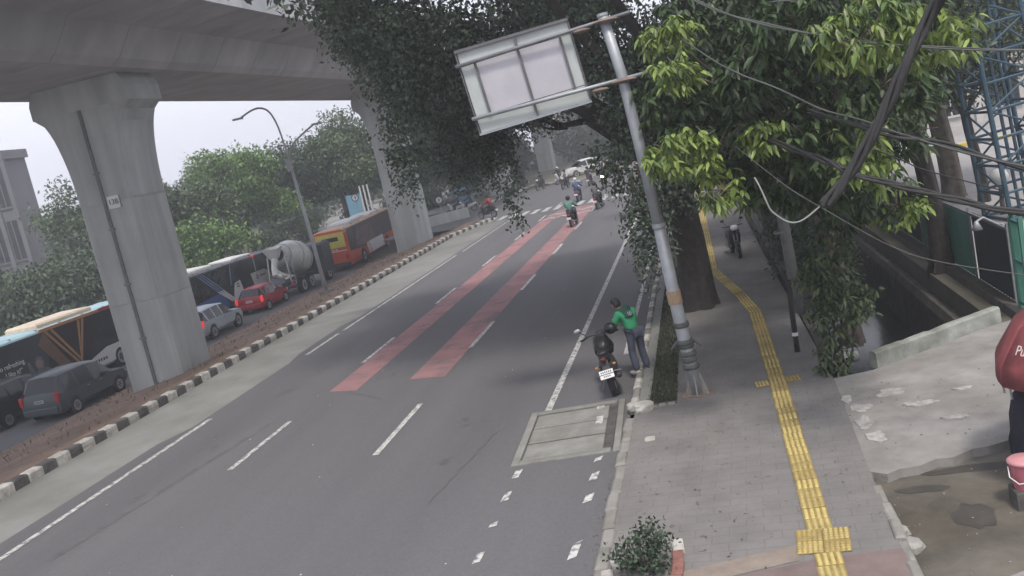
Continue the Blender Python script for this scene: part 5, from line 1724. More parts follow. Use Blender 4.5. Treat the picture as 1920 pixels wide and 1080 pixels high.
def scooter(label, loc, rz, body_m, group='motorcycles at the far junction', plate=True, lamp=False, cat='motorcycle', lean=0.0):
    """step-through scooter, rear wheel on the origin side, heading +y"""
    t_ = thing('motor_scooter', label, cat, loc, rz, group)
    t_.rotation_euler = (0, lean, rz)
    spoke_wheel(t_, .28, .27, .11)
    spoke_wheel(t_, 1.53, .27, .10)
    shell([(.0, .70, .08, .05), (.12, .68, .14, .11), (.4, .62, .17, .17), (.75, .55, .15, .16), (.88, .40, .13, .10)]).build('rear_body', body_m, t_, True)
    shell([(.78, .33, .15, .06), (1.15, .32, .14, .05)]).build('footboard', M_BLACK, t_)
    shell([(1.12, .55, .16, .26), (1.24, .68, .19, .30), (1.34, .82, .16, .2)]).build('front_shield', body_m, t_, True)
    shell([(1.30, .98, .10, .07), (1.38, .98, .13, .09), (1.46, .96, .08, .06)]).build('headlight', M_LAMPON if lamp else M_PLATE, t_, True)
    shell([(.08, .80, .11, .04), (.3, .83, .14, .05), (.6, .79, .13, .05), (.85, .78, .10, .04)]).build('seat', M_BLACK, t_, True)
    MB().tube([(-.33, 1.14, 1.02), (-.15, 1.24, 1.03), (0, 1.27, 1.0), (.15, 1.24, 1.03), (.33, 1.14, 1.02)], .016, 6).build('handlebar', M_BLACK, t_)
    for s_ in (-1, 1):
        MB().tube([(s_ * .05, 1.30, .82), (s_ * .06, 1.53, .27)], .022, 6).build('fork', M_DGALV, t_)
        mr = MB().tube([(s_ * .2, 1.22, 1.03), (s_ * .3, 1.2, 1.2)], .008, 5).build('mirror', M_BLACK, t_)
        MB().ball((s_ * .31, 1.2, 1.23), .06, .015, .04, 8, 5).build('mirror_glass', M_GLASS, mr)
    MB().lathe([(.30, -.06), (.315, -.05), (.315, .05), (.30, .06)], 16, 'x', (0, 1.53, .27), cap=False)
    shell([(1.28, .50, .05, .02), (1.45, .57, .06, .02), (1.65, .54, .06, .02), (1.78, .44, .05, .02)]).build('mudguard', body_m, t_, True)
    shell([(-.05, .52, .05, .015), (.1, .58, .07, .02), (.28, .60, .07, .02)]).build('mudguard', M_BLACK, t_)
    MB().bbox(-.07, .07, -.02, .03, .66, .73, .01).build('tail_light', M_TAIL, t_)
    if plate:
        MB().box(-.12, .12, -.075, -.065, .46, .58).build('number_plate', M_PLATE, t_)
    MB().tube([(.14, .75, .28), (.17, .4, .3), (.17, .02, .38)], [.03, .05, .055], 8).build('exhaust', M_DGALV, t_, True)
    return t_


# ---- people: joints by name -> skinned body plus clothes
ED = [('pel', 'abd'), ('abd', 'che'), ('che', 'nek'), ('nek', 'hed'), ('hed', 'crn'),
      ('che', 'shl'), ('shl', 'ell'), ('ell', 'hal'), ('che', 'shr'), ('shr', 'elr'), ('elr', 'har'),
      ('pel', 'hpl'), ('hpl', 'knl'), ('knl', 'anl'), ('anl', 'tol'), ('pel', 'hpr'), ('hpr', 'knr'), ('knr', 'anr'), ('anr', 'tor')]
RAD = dict(pel=(.135, .10), abd=(.125, .09), che=(.15, .10), nek=.052, hed=.085, crn=.078, shl=.06, ell=.042, hal=.032, shr=.06, elr=.042, har=.032,
           hpl=.082, knl=.056, anl=.038, tol=.032, hpr=.082, knr=.056, anr=.038, tor=.032)


def skin_from(J, names, edges, grow=0.0, scale=1.0, over=None, sub=1):
    idx = {n_: i for i, n_ in enumerate(names)}
    vs = [tuple(J[n_]) for n_ in names]
    es = [(idx[a], idx[b_]) for a, b_ in edges if a in idx and b_ in idx]
    rr = []
    for n_ in names:
        r_ = (over or {}).get(n_, RAD[n_] if n_ in RAD else .05)
        r_ = r_ if hasattr(r_, '__len__') else (r_, r_)
        rr.append((r_[0] * scale + grow, r_[1] * scale + grow))
    return skin_mesh(vs, es, rr, sub)


def finger_mesh(mb, wrist, direction, side, scale=1.0):
    """palm plus five curled fingers, appended to a mesh builder"""
    w_, d_, s_ = Vector(wrist), Vector(direction).normalized(), Vector(side).normalized()
    n_ = d_.cross(s_)
    palm = w_ + d_ * .045 * scale
    mb.ball(tuple(palm), .034 * scale, .034 * scale, .038 * scale, 8, 6)
    for k, (o_, l_) in enumerate(((-.026, .062), (-.009, .072), (.009, .068), (.025, .054))):
        b0 = palm + s_ * o_ * scale + d_ * .025 * scale
        b1_ = b0 + d_ * l_ * .5 * scale - n_ * .012 * scale
        b2_ = b1_ + d_ * l_ * .3 * scale - n_ * .03 * scale
        mb.tube([b0, b1_, b2_], [.0095 * scale, .0085 * scale, .007 * scale], 6)
    b0 = palm - s_ * .03 * scale - d_ * .01 * scale
    mb.tube([b0, b0 - s_ * .025 * scale + d_ * .02 * scale, b0 - s_ * .028 * scale + d_ * .048 * scale], [.011 * scale, .0095 * scale, .008 * scale], 6)


def add_mb(me, mb):
    bm = bmesh.new()
    bm.from_mesh(me)
    vs = [bm.verts.new(v) for v in mb.v]
    for f_ in mb.f:
        try:
            bm.faces.new([vs[i] for i in f_])
        except ValueError:
            pass
    bm.to_mesh(me)
    bm.free()
    me.polygons.foreach_set("use_smooth", [True] * len(me.polygons))


UP = ['che', 'abd', 'pel', 'shl', 'ell', 'shr', 'elr']
LO = ['pel', 'hpl', 'knl', 'anl', 'hpr', 'knr', 'anr']
ALL = list(RAD)
# seated rider, heading +y, seat at z .8
RJ = dict(pel=(0, .42, .88), abd=(0, .44, 1.06), che=(0, .50, 1.27), nek=(0, .54, 1.43), hed=(0, .57, 1.54), crn=(0, .58, 1.62),
          shl=(-.19, .52, 1.34), ell=(-.27, .74, 1.14), hal=(-.30, 1.08, 1.04), shr=(.19, .52, 1.34), elr=(.27, .74, 1.14), har=(.30, 1.08, 1.04),
          hpl=(-.11, .46, .86), knl=(-.19, .88, .80), anl=(-.17, .90, .42), tol=(-.17, 1.02, .38), hpr=(.11, .46, .86), knr=(.19, .88, .80), anr=(.17, .90, .42), tor=(.17, 1.02, .38))
R_body = skin_from(RJ, ALL, ED, over=dict(che=(.10, .06), abd=(.09, .06), pel=(.10, .07), shl=.038, shr=.038, nek=.046, ell=.034, elr=.034, hpl=.06, hpr=.06, knl=.045, knr=.045))
hb = MB()
finger_mesh(hb, RJ['hal'], (0, 1, -.1), (1, 0, 0))
finger_mesh(hb, RJ['har'], (0, 1, -.1), (-1, 0, 0))
add_mb(R_body, hb)
R_jacket = skin_from(RJ, ['che', 'abd', 'pel', 'nek', 'shl', 'ell', 'hal', 'shr', 'elr', 'har'], ED, .03)
R_trous = skin_from(RJ, LO, ED, .024)
mb = MB().tube([(0, .84, .385), (0, .98, .38), (0, 1.07, .37)], [.05, .048, .035], 8)
R_shoe = bpy.data.meshes.new('shoe')
R_shoe.from_pydata(mb.v, [], mb.f)
mb = MB().ball((0, .58, 1.585), .135, .145, .135, 14, 9)
R_helm = bpy.data.meshes.new('helmet')
R_helm.from_pydata(mb.v, [], mb.f)
R_helm.polygons.foreach_set("use_smooth", [True] * len(R_helm.polygons))
mb = MB().add([(-.1, .70, 1.53), (.1, .70, 1.53), (.105, .705, 1.62), (-.105, .705, 1.62), (-.1, .735, 1.55), (.1, .735, 1.55), (.1, .73, 1.61), (-.1, .73, 1.61)],
              [(4, 5, 6, 7), (0, 1, 5, 4), (3, 7, 6, 2), (0, 4, 7, 3), (1, 2, 6, 5)])
R_vis = bpy.data.meshes.new('visor')
R_vis.from_pydata(mb.v, [], mb.f)
M_TRS = mat('rider_trousers', (.03, .032, .04), .9, var=.2)


def rider(label, loc, rz, jm, hm, lean=0.0, tm_=M_TRS):
    p = thing('person', label, 'person', loc, rz, 'riders at the far junction')
    p.rotation_euler = (0, lean, rz)
    for nm, me_, m_ in (('body', R_body, M_SKIN), ('jacket', R_jacket, jm), ('trousers', R_trous, tm_), ('helmet', R_helm, hm), ('visor', R_vis, M_GLASS)):
        piece(nm, me_, m_, p)
    for s_ in (-1, 1):
        piece('shoe', R_shoe, M_BLACK, p, (s_ * .17, 0, 0))
    return p


def cloth(n_, c_):
    return mat(n_, c_, .85, var=.18, scale=6)


C_GREY = cloth('jacket_grey', (.10, .10, .11))
C_TEALJ = cloth('jacket_teal', (.10, .22, .19))
C_BLUEJ = cloth('jacket_blue', (.06, .09, .18))
C_REDJ = cloth('jacket_red', (.22, .03, .035))
C_DRKJ = cloth('jacket_dark', (.03, .03, .035))
C_WHTJ = cloth('jacket_pale', (.38, .38, .38))
C_ORJ = cloth('jacket_orange', (.52, .19, .03))
H_BLK = paint('helmet_black', (.015, .015, .017), .3)
H_WHT = paint('helmet_white', (.55, .55, .55), .3)
H_GRN = paint('helmet_green', (.05, .22, .12), .3)
S_BLK = paint('scooter_black', (.02, .02, .022), .3)
S_WHT = paint('scooter_white', (.5, .5, .5), .3)
S_RED = paint('scooter_red', (.26, .02, .025), .3)
S_BLU = paint('scooter_blue', (.05, .08, .16), .3)
far = [  # x, y, heading, scooter colour, jacket, helmet, bike label, rider label, lit
    (-7.45, 50.0, -6, S_BLK, C_TEALJ, H_BLK, 'dark scooter ridden by the rider in pale green near the zigzag marks', 'rider in pale green jacket heading for the crossing', False),
    (-9.0, 66.0, -4, S_BLU, C_BLUEJ, H_WHT, 'blue scooter on the zebra crossing ahead of the pale green rider', 'rider in blue jacket on the zebra crossing', False),
    (-6.75, 57.3, -8, S_BLK, C_GREY, H_BLK, 'dark scooter right of the pale green rider', 'rider in grey beside the red zigzag paint', False),
    (-15.2, 67.2, 62, S_BLK, C_REDJ, H_BLK, 'dark scooter turning round the end of the soil median', 'rider in red jacket turning at the end of the median', False),
    (-20.4, 78.4, 118, S_WHT, C_DRKJ, H_WHT, 'white scooter waiting at the left of the junction', 'rider with white helmet waiting at the left of the junction', False),
    (-19.2, 78.0, 112, S_WHT, C_DRKJ, H_BLK, 'second white scooter at the left of the junction, nearer the crossing', 'dark-clothed rider on the second white scooter at the left', False),
    (-16.7, 84.6, 95, S_BLK, C_GREY, H_BLK, 'scooter in front of the kerb of the far island', 'rider in grey in front of the far island kerb', False),
    (-14.9, 89.0, 160, S_BLK, C_DRKJ, H_BLK, 'dark scooter coming towards the junction by the fourth pier', 'dark-clothed rider coming from behind the fourth pier', False),
    (-13.7, 92.0, 170, S_WHT, C_DRKJ, H_WHT, 'pale scooter following behind at the fourth pier', 'rider with pale helmet following at the fourth pier', False),
    (-7.6, 74.5, 176, S_BLK, C_DRKJ, H_BLK, 'oncoming scooter with its headlight lit in the junction', 'rider of the oncoming scooter with lit headlight', True),
    (-5.0, 72.5, -30, S_RED, C_ORJ, H_BLK, 'scooter carrying the rider in bright orange right of the junction', 'rider in bright orange jacket at the right of the junction', False),
    (-11.8, 83.5, 165, S_BLK, C_WHTJ, H_BLK, 'scooter heading this way ahead of the far island kerb', 'rider in pale jacket ahead of the far island kerb', False),
    (-4.2, 82.0, 172, S_WHT, C_DRKJ, H_WHT, 'white scooter beyond the oncoming headlight', 'rider with white helmet beyond the oncoming headlight', False),
    (-2.6, 88.0, 178, S_BLK, C_BLUEJ, H_BLK, 'dark scooter at the far right of the junction', 'rider in blue jacket at the far right of the junction', False),
    (-9.6, 79.5, -4, S_BLK, C_DRKJ, H_BLK, 'dark scooter riding away past the zebra crossing', 'dark-clothed rider riding away past the zebra crossing', False),
    (-18.0, 97.0, 150, S_BLK, C_DRKJ, H_BLK, 'faint dark scooter left of the fourth pier', 'faint dark-clothed rider left of the fourth pier', False),
]
for x, y, hd, bm_, jm, hm, bl_, rl_, lit in far:
    a = R(hd)
    loc = (x, y, .0)
    scooter(bl_, loc, a, bm_, lamp=lit)
    rider(rl_, loc, a, jm, hm)
scooter('dark scooter parked on the shaded footway beyond the fig trunk', (.42, 32.0, SZ), R(-172), S_BLK, group=None, plate=False)

# white car and others glimpsed behind the junction
car('suv', 'white car emerging beyond the far island kerb', (-10.2, 99.0, 0), R(125), paint('car_white', (.5, .5, .5), .3), group='cars beyond the junction')
car('mpv', 'dark car waiting behind the white one beyond the junction', (-6.5, 108.0, 0), R(118), paint('car_darkgrey', (.05, .05, .055), .3), group='cars beyond the junction')
car('hatch', 'silver car at the far right of the junction', (1.0, 100.0, 0), R(80), M_CARSIL, group='cars beyond the junction')
# blue stall awning beside the left of the junction
aw = thing('stall_awning', 'small blue tarpaulin stall at the far left of the junction', 'stall', (-22.4, 87.5, 0))
for x in (-.9, .9):
    for y in (-.7, .7):
        MB().tube([(x, y, 0), (x, y, 1.7)], .03, 6).build('post', M_DGALV, aw)
MB().add([(-1.1, -.9, 1.55), (1.1, -.9, 1.55), (1.1, .9, 1.75), (-1.1, .9, 1.75), (-1.1, -.9, 1.5), (1.1, -.9, 1.5), (1.1, .9, 1.7), (-1.1, .9, 1.7)], [(0, 1, 2, 3), (7, 6, 5, 4), (0, 4, 5, 1), (1, 5, 6, 2), (2, 6, 7, 3), (3, 7, 4, 0)]).build('tarpaulin', paint('tarp_blue', (.10, .17, .25), .6), aw)
MB().box(-.9, .9, -.72, -.70, .1, 1.0).build('counter_front', paint('tarp_blue', (.10, .17, .25), .6), aw)
MB().box(-.9, .9, -.69, .3, .9, .95).build('counter_top', M_BW, aw)
# low concrete wall behind the second pier
cwall = thing('low_wall', 'low concrete wall behind the second pier with round sign above', 'wall', (0, 0, 0))
for i in range(4):
    a = Vector((-21.6 + i * .85, 69.5 + i * .8, zmed(-20, 66) - .3))
    q = MB().bbox(-.58, .58, -.12, .12, 0, 1.5, .02).build('wall_panel', M_CONC, cwall, loc=a)
    q.rotation_euler = (0, 0, math.atan2(.8, .85))


def round_sign(label, loc, h, rz=0, m_=None):
    t_ = thing('traffic_sign', label, 'traffic sign', loc, rz, 'round traffic signs by the junction')
    MB().tube([(0, 0, 0), (0, 0, h + .2)], .03, 8).build('post', M_GALV, t_)
    d_ = MB().lathe([(.32, 0), (.32, .02), (.0, .02)], 22, 'y', (0, -.055, h)).build('disc', M_PLATE, t_)
    MB().lathe([(.32, -.006), (.32, 0), (.25, 0), (.25, -.006), (.32, -.006)], 22, 'y', (0, -.056, h), cap=False).build('ring', m_ or M_MARK, d_)
    MB().box(-.03, .03, -.064, -.057, h - .16, h + .16).build('symbol', M_MARK, d_)
    q = MB().box(-.02, .02, -.064, -.057, -.13, .13).build('symbol', M_MARK, d_, loc=(.07, 0, h))
    q.rotation_euler = (0, R(38), 0)
    return t_


round_sign('round white traffic sign on a post right of the second pier', (-21.4, 74.5, -.3), 2.0)
round_sign('round white traffic sign above the orange bus', (-27.9, 73, -1.0), 4.35)
# slim posts beyond the buses
for i, (x, y, h_, lab) in enumerate(((-40.5, 66, 4.6, 'slim pale post before the trees, left of the mixer truck'), (-38.3, 70, 5.2, 'slim leaning post right above the mixer drum'), (-38.5, 43, 5.0, 'slim post at the left edge behind the advertisement bus'))):
    q = thing('slim_post', lab, 'post', (x, y, zl(y) - .1))
    MB().tube([(0, 0, 0), (-.05, 0, h_)], [.06, .04], 8).build('shaft', M_GALV, q)
    MB().tube([(-.05, 0, h_), (-.05, 0, h_ + .08)], .055, 8).build('cap', M_DGALV, q)
# blue and white striped hoarding behind the orange bus
hd = thing('blue_hoarding', 'pale blue roadside hoarding with white posts behind the orange bus', 'hoarding', (-32.2, 84, zl(84) - .1), R(-10))
MB().box(-.9, .7, 0, .06, .2, 3.6).build('board', paint('hoarding_blue', (.15, .30, .40), .6), hd)
for i in range(3):
    MB().box(.78 + i * .42, .9 + i * .42, -.12, -.005, 0, 4.3).build('post', M_BW, hd)
# globe lamp in the yard
gl = thing('globe_lamp', 'white globe lamp on a dark post beside the twin-stemmed tree', 'lamp', (8.55, 30.6, 0))
MB().tube([(0, 0, 0), (0, 0, .55), (0, 0, .95)], [.09, .06, .05], 10).build('post', M_KBLACK, gl)
MB().ball((0, 0, 1.15), .27, .27, .25, 16, 10).build('globe', mat('opal_globe', (.62, .62, .60), .4, var=.05), gl, True)
# yellow kerb line in the yard
for i, x in enumerate((10.6, 11.4, 12.2, 13.0)):
    pass
yk = thing('yard_kerb', 'yellow and grey painted kerb at the back of the yard', 'kerb', (0, 0, 0))
me_k = bpy.data.meshes.new('kerb_block')
mbk = MB().bbox(-.5, .5, -.12, .12, 0, .22, .03)
me_k.from_pydata(mbk.v, [], mbk.f)
for i in range(14):
    piece('kerb_block', me_k, mat('kerb_yellow', (.5, .38, .06), .8, var=.2) if i % 2 else M_GUTTER, yk, (8 + i * 1.02, 52.5, 0))

# ------------------------------------------------------------------ the parked motorcycle by the kerb
pm = thing('motorcycle', 'black motorcycle parked at the kerb with a white number plate', 'motorcycle', (-2.43, 17.65, 0), R(6))
pm.rotation_euler = (0, R(-7), R(6))
spoke_wheel(pm, .32, .31, .14)
spoke_wheel(pm, 1.68, .31, .11)
M_BIKE = paint('bike_black', (.012, .012, .014), .3)
M_BIKEM = mat('bike_matt', (.02, .02, .022), .6, var=.2)
shell([(.0, .86, .03, .02), (.12, .84, .08, .05), (.4, .80, .12, .08), (.62, .74, .13, .09)]).build('tail_cowl', M_BIKE, pm, True)
shell([(.22, .90, .09, .03), (.5, .85, .13, .045), (.8, .80, .12, .05), (.98, .83, .09, .04)]).build('seat', M_BLACK, pm, True)
shell([(.86, .84, .09, .06), (1.0, .90, .15, .12), (1.22, .94, .17, .14), (1.42, .90, .12, .10), (1.5, .86, .06, .05)]).build('fuel_tank', M_BIKE, pm, True)
shell([(.55, .48, .14, .14), (.8, .44, .19, .20), (1.1, .46, .18, .20), (1.3, .50, .12, .15)]).build('engine', M_BIKEM, pm, True)
shell([(1.2, .70, .20, .10), (1.45, .74, .22, .16), (1.62, .80, .16, .12), (1.72, .86, .08, .06)]).build('fairing', M_BIKE, pm, True)
shell([(1.5, .98, .10, .08), (1.62, .98, .12, .10), (1.72, .94, .07, .06)]).build('headlight', M_BIKEM, pm, True)
MB().tube([(-.06, .32, .31), (-.07, .7, .48)], .03, 6).build('swingarm', M_BIKEM, pm)
MB().tube([(.06, .32, .31), (.07, .7, .48)], .03, 6).build('swingarm', M_BIKEM, pm)
for s_ in (-1, 1):
    MB().tube([(s_ * .09, 1.42, .98), (s_ * .09, 1.68, .31)], [.028, .024], 8).build('fork', M_GALV, pm)
    mr = MB().tube([(s_ * .25, 1.36, 1.06), (s_ * .38, 1.33, 1.22)], .009, 5).build('mirror', M_BIKEM, pm)
    MB().ball((s_ * .42, 1.33, 1.25), .075, .02, .045, 10, 6).build('mirror_glass', M_RIM, mr)
    MB().tube([(s_ * .1, .55, .42), (s_ * .25, .55, .40)], .015, 6).build('footpeg', M_DGALV, pm)
    ind = MB().tube([(s_ * .05, .06, .70), (s_ * .16, .04, .70)], .012, 5).build('indicator', M_BIKEM, pm)
    MB().ball((s_ * .18, .04, .70), .035, .03, .022, 8, 5).build('indicator_lens', mat('amber_lens', (.45, .17, .03), .3), ind)
MB().tube([(-.37, 1.22, 1.05), (-.2, 1.36, 1.07), (0, 1.41, 1.04), (.2, 1.36, 1.07), (.37, 1.22, 1.05)], .017, 8).build('handlebar', M_BIKEM, pm)
for s_ in (-1, 1):
    MB().tube([(s_ * .28, 1.29, 1.06), (s_ * .40, 1.20, 1.05)], .024, 8).build('grip', M_BLACK, pm)
MB().lathe([(.335, -.07), (.35, -.05), (.35, .05), (.335, .07)], 20, 'x', (0, 1.68, .31), cap=False)
shell([(1.42, .60, .05, .015), (1.6, .665, .065, .018), (1.8, .64, .065, .018), (1.95, .53, .05, .015)]).build('mudguard', M_BIKE, pm, True)
MB().add([(-.07, .12, .80), (.07, .12, .80), (.08, -.10, .48), (-.08, -.10, .48), (-.07, .14, .80), (.07, .14, .80), (.08, -.08, .48), (-.08, -.08, .48)], [(0, 1, 2, 3), (7, 6, 5, 4), (0, 4, 5, 1), (1, 5, 6, 2), (2, 6, 7, 3), (3, 7, 4, 0)]).build('plate_bracket', M_BIKEM, pm)
plt = thing('t', 'x', 'x')
bpy.data.objects.remove(plt)
np_ = MB().box(-.14, .14, -.008, .008, -.085, .085).build('number_plate', M_PLATE, pm, loc=(-.02, -.085, .56))
np_.rotation_euler = (R(-28), 0, 0)
MB().box(-.14, .14, -.010, -.009, -.008, .008).build('plate_line', M_MARK, np_)
for k in range(6):
    MB().box(-.11 + k * .038, -.09 + k * .038, -.010, -.009, .025, .065).build('plate_mark', M_MARK, np_)
for k in range(4):
    MB().box(-.07 + k * .038, -.05 + k * .038, -.010, -.009, -.06, -.025).build('plate_mark', M_MARK, np_)
MB().bbox(-.05, .05, -.02, .06, .82, .86, .01).build('tail_light', mat('tail_light_dark', (.12, .012, .014), .3), pm)
MB().tube([(.14, .95, .28), (.17, .6, .30), (.19, .28, .38), (.20, .0, .46)], [.03, .035, .055, .06], 10).build('exhaust', M_BIKEM, pm, True)
MB().tube([(-.12, .75, .32), (-.28, .72, .0)], .014, 6).build('side_stand', M_DGALV, pm)
# helmet on the tank, held by the standing man
hmt = thing('crash_helmet', 'dark crash helmet resting on the tank of the parked motorcycle', 'helmet', (-2.42, 18.78, 1.07), R(30))
MB().ball((0, 0, .11), .135, .15, .125, 16, 10).build('shell', H_BLK, hmt, True)
MB().add([(-.11, .10, .06), (.11, .10, .06), (.115, .08, .15), (-.115, .08, .15), (-.09, .155, .08), (.09, .155, .08), (.09, .145, .14), (-.09, .145, .14)], [(4, 5, 6, 7), (0, 1, 5, 4), (3, 7, 6, 2), (0, 4, 7, 3), (1, 2, 6, 5)]).build('visor', M_RIM, hmt)

# ------------------------------------------------------------------ standing man in green, seen from behind, bending over the bike
SJ = dict(pel=(0, 0, .92), abd=(-.01, .07, 1.07), che=(-.03, .18, 1.26), nek=(-.06, .27, 1.41), hed=(-.08, .35, 1.49), crn=(-.09, .39, 1.57),
          shl=(-.21, .18, 1.33), ell=(-.28, .28, 1.06), hal=(-.24, .50, .99), shr=(.17, .17, 1.32), elr=(.24, .25, 1.06), har=(.13, .46, 1.03),
          hpl=(-.10, 0, .90), knl=(-.12, .05, .49), anl=(-.12, -.02, .10), tol=(-.14, .14, .05), hpr=(.10, 0, .90), knr=(.13, .04, .49), anr=(.14, -.04, .10), tor=(.19, .10, .05))
man = thing('person', 'man in green and dark jacket and jeans standing at the kerb beside the motorcycle', 'person', (-1.97, 18.98, .06), R(42))
bd = skin_from(SJ, ALL, ED, sub=2)
hb = MB()
finger_mesh(hb, SJ['hal'], (.25, .9, -.25), (.9, -.2, 0))
finger_mesh(hb, SJ['har'], (-.5, .8, -.1), (-.8, -.4, 0))
# face: nose, ears, brow
hb.tube([(-.085, .430, 1.51), (-.09, .458, 1.475)], [.012, .018], 6)
for s_ in (-1, 1):
    hb.ball((-.08 + s_ * .088, .345, 1.495), .012, .022, .032, 6, 5)
    hb.ball((-.085 + s_ * .032, .432, 1.51), .012, .008, .008, 6, 4)
hb.ball((-.09, .43, 1.44), .026, .012, .008, 6, 4)
add_mb(bd, hb)
link('body', bd, M_SKIN, man)
link('trousers', skin_from(SJ, LO, ED, .022, over=dict(anl=.055, anr=.055, knl=.062, knr=.062), sub=2), mat('denim', (.062, .070, .098), .9, var=.25, scale=7), man)
jk = link('jacket', skin_from(SJ, ['che', 'abd', 'pel', 'shl', 'ell', 'shr', 'elr'], ED, .026, over=dict(pel=(.14, .11), ell=.05, elr=.05), sub=2), mat('jacket_green', (.025, .235, .105), .8, var=.15, scale=6), man)
# dark green yoke over the shoulders with a pale emblem
M_YOKE = mat('jacket_dark_green', (.012, .055, .038), .85, var=.2, scale=6)
yv, yf = [], []
nu, nv = 9, 6
for i in range(nv + 1):
    for j in range(nu + 1):
        u = j / nu * 2 - 1
        v = i / nv
        x = u * (.17 - .03 * v)
        z = 1.47 - .24 * v - .05 * u * u * (1 - v)
        y = .002 + .10 * u * u + .55 * (z - 1.26) + .03 * (1 - v) ** 2
        yv.append((x - .03, y + .0, z))
for i in range(nv):
    for j in range(nu):
        a = i * (nu + 1) + j
        yf.append((a, a + 1, a + nu + 2, a + nu + 1))
yk_ = MB().add(yv, yf).build('shoulder_yoke', M_YOKE, jk, True)
sm = yk_.modifiers.new('t', 'SOLIDIFY')
sm.thickness = .02
em = MB()
for k in range(14):
    a0, a1 = 2 * PI * k / 14, 2 * PI * (k + 1) / 14
    if k in (3, 4):
        continue
    em.add([(-.03 + .05 * math.cos(a0), -.004, 1.33 + .05 * math.sin(a0)), (-.03 + .05 * math.cos(a1), -.004, 1.33 + .05 * math.sin(a1)), (-.03 + .034 * math.cos(a1), -.004, 1.33 + .034 * math.sin(a1)), (-.03 + .034 * math.cos(a0), -.004, 1.33 + .034 * math.sin(a0))], [(0, 1, 2, 3)])
em.box(-.045, -.015, -.006, -.003, 1.315, 1.345)
eo = em.build('emblem', mat('emblem_grey', (.34, .36, .35), .8), jk)
for v in eo.data.vertices:
    v.co.y += .55 * (v.co.z - 1.33) + .002
hb = MB().ball((-.085, .345, 1.56), .098, .112, .085, 14, 9)
hb.ball((-.085, .295, 1.515), .09, .075, .08, 12, 8)
link('hair', bpy.data.meshes.new('hair'), M_HAIR, man).data.from_pydata(hb.v, [], hb.f)
for s_, a, tt in ((-1, 'anl', 'tol'), (1, 'anr', 'tor')):
    p0, p1 = Vector(SJ[a]), Vector(SJ[tt])
    MB().tube([p0 + Vector((0, -.06, -.04)), p0 + Vector((0, 0, -.035)), p1 + Vector((0, .0, .0)), p1 + Vector((.0, .07, -.01))], [.045, .052, .047, .03], 10).build('shoe', M_KWHITE if s_ < 0 else M_BLACK, man, True)

# ------------------------------------------------------------------ cables
def cable(label, pts, r, m_=M_CABLE, strands_=1, sagk=.0, name='cable'):
    t_ = thing(name, label, 'cable', (0, 0, 0))
    # smooth the run with a Catmull-Rom
    P_ = [Vector(p) for p in pts]
    Q = []
    for i in range(len(P_) - 1):
        p0, p1, p2, p3 = P_[max(i - 1, 0)], P_[i], P_[i + 1], P_[min(i + 2, len(P_) - 1)]
        for k in range(8):
            u = k / 8
            Q.append(.5 * ((2 * p1) + (-p0 + p2) * u + (2 * p0 - 5 * p1 + 4 * p2 - p3) * u * u + (-p0 + 3 * p1 - 3 * p2 + p3) * u ** 3))
    Q.append(P_[-1])
    for s_ in range(strands_):
        off = []
        ph = random.uniform(0, 6)
        for i, q in enumerate(Q):
            a = ph + i * .35
            rr = r * (1.1 if strands_ > 1 else 0)
            off.append(q + Vector((rr * math.cos(a), rr * .6 * math.sin(a), rr * math.sin(a))))
        MB().tube(off, r, 7).build('strand', m_, t_, True)
    return t_


cable('thick hanging bundle of dark cables sweeping down from the upper right', [(2.6, 6.0, 7.2), (1.95, 6.6, 6.0), (1.73, 7.0, 5.69), (1.47, 7.0, 5.32), (1.25, 7.0, 4.98), (.98, 7.0, 4.63), (.79, 7.0, 4.46)], .021, M_CABLE, 5, name='cable_bundle')
cable('pale loop of cable hanging at the lower end of the dark bundle', [(.83, 7.0, 4.49), (.66, 7.0, 4.395), (.52, 7.0, 4.385), (.44, 7.0, 4.47), (.385, 7.0, 4.60), (.35, 7.05, 4.74)], .006, mat('cable_pale', (.20, .21, .20), .6, var=.2), 2)
cable('upper grey cable crossing the tree near the top edge', [(-.3, 13.5, 7.2), (.4, 12.6, 6.5), (.93, 12, 6.12), (1.74, 12, 5.75), (2.55, 12, 5.47), (3.79, 12, 5.13), (5.2, 12.2, 4.9)], .010, M_CABLEG, 2)
cable('middle grey cable descending to the right through the leaves', [(-.2, 15.5, 6.6), (.35, 13.2, 5.85), (.6, 12.4, 5.62), (.93, 12, 5.36), (1.44, 12, 4.99), (1.84, 12, 4.77), (2.41, 12, 4.42), (3.64, 12, 3.81), (5, 12.2, 3.3)], .011, M_CABLEG, 2)
cable('dark double cable in front of the yard pavement', [(1.5, 13.5, 4.9), (2.2, 12.1, 4.50), (2.81, 12.1, 4.24), (3.64, 12.1, 3.78), (5, 12.3, 3.2)], .022, M_CABLE, 2)
cable('lower dark cable bundle above the green fence', [(.7, 15.5, 4.75), (1.3, 13, 4.4), (1.55, 12, 4.25), (1.75, 12, 4.1), (2.32, 12, 3.81), (2.89, 12, 3.54), (3.57, 12, 3.25), (5, 12.2, 2.8)], .022, M_CABLE, 3)
cable('thin low cable sloping across the dark canal', [(.5, 14, 4.6), (.95, 12.2, 4.1), (1.33, 12, 3.75), (2.04, 12, 3.14), (2.64, 12, 2.81), (4, 12.2, 2.3)], .007, M_CABLEG, 1)
cable('short thin cable dropping in front of the yard trees', [(2.03, 12, 4.34), (2.3, 12, 4.16), (2.59, 12, 3.96), (3.4, 12.1, 3.55)], .008, M_CABLE, 1)
cable('faint cable along the very top of the leafy tree', [(1.1, 12, 6.32), (1.8, 12, 6.22), (2.5, 12, 6.2), (3.4, 12, 6.1)], .008, M_CABLEG, 1)

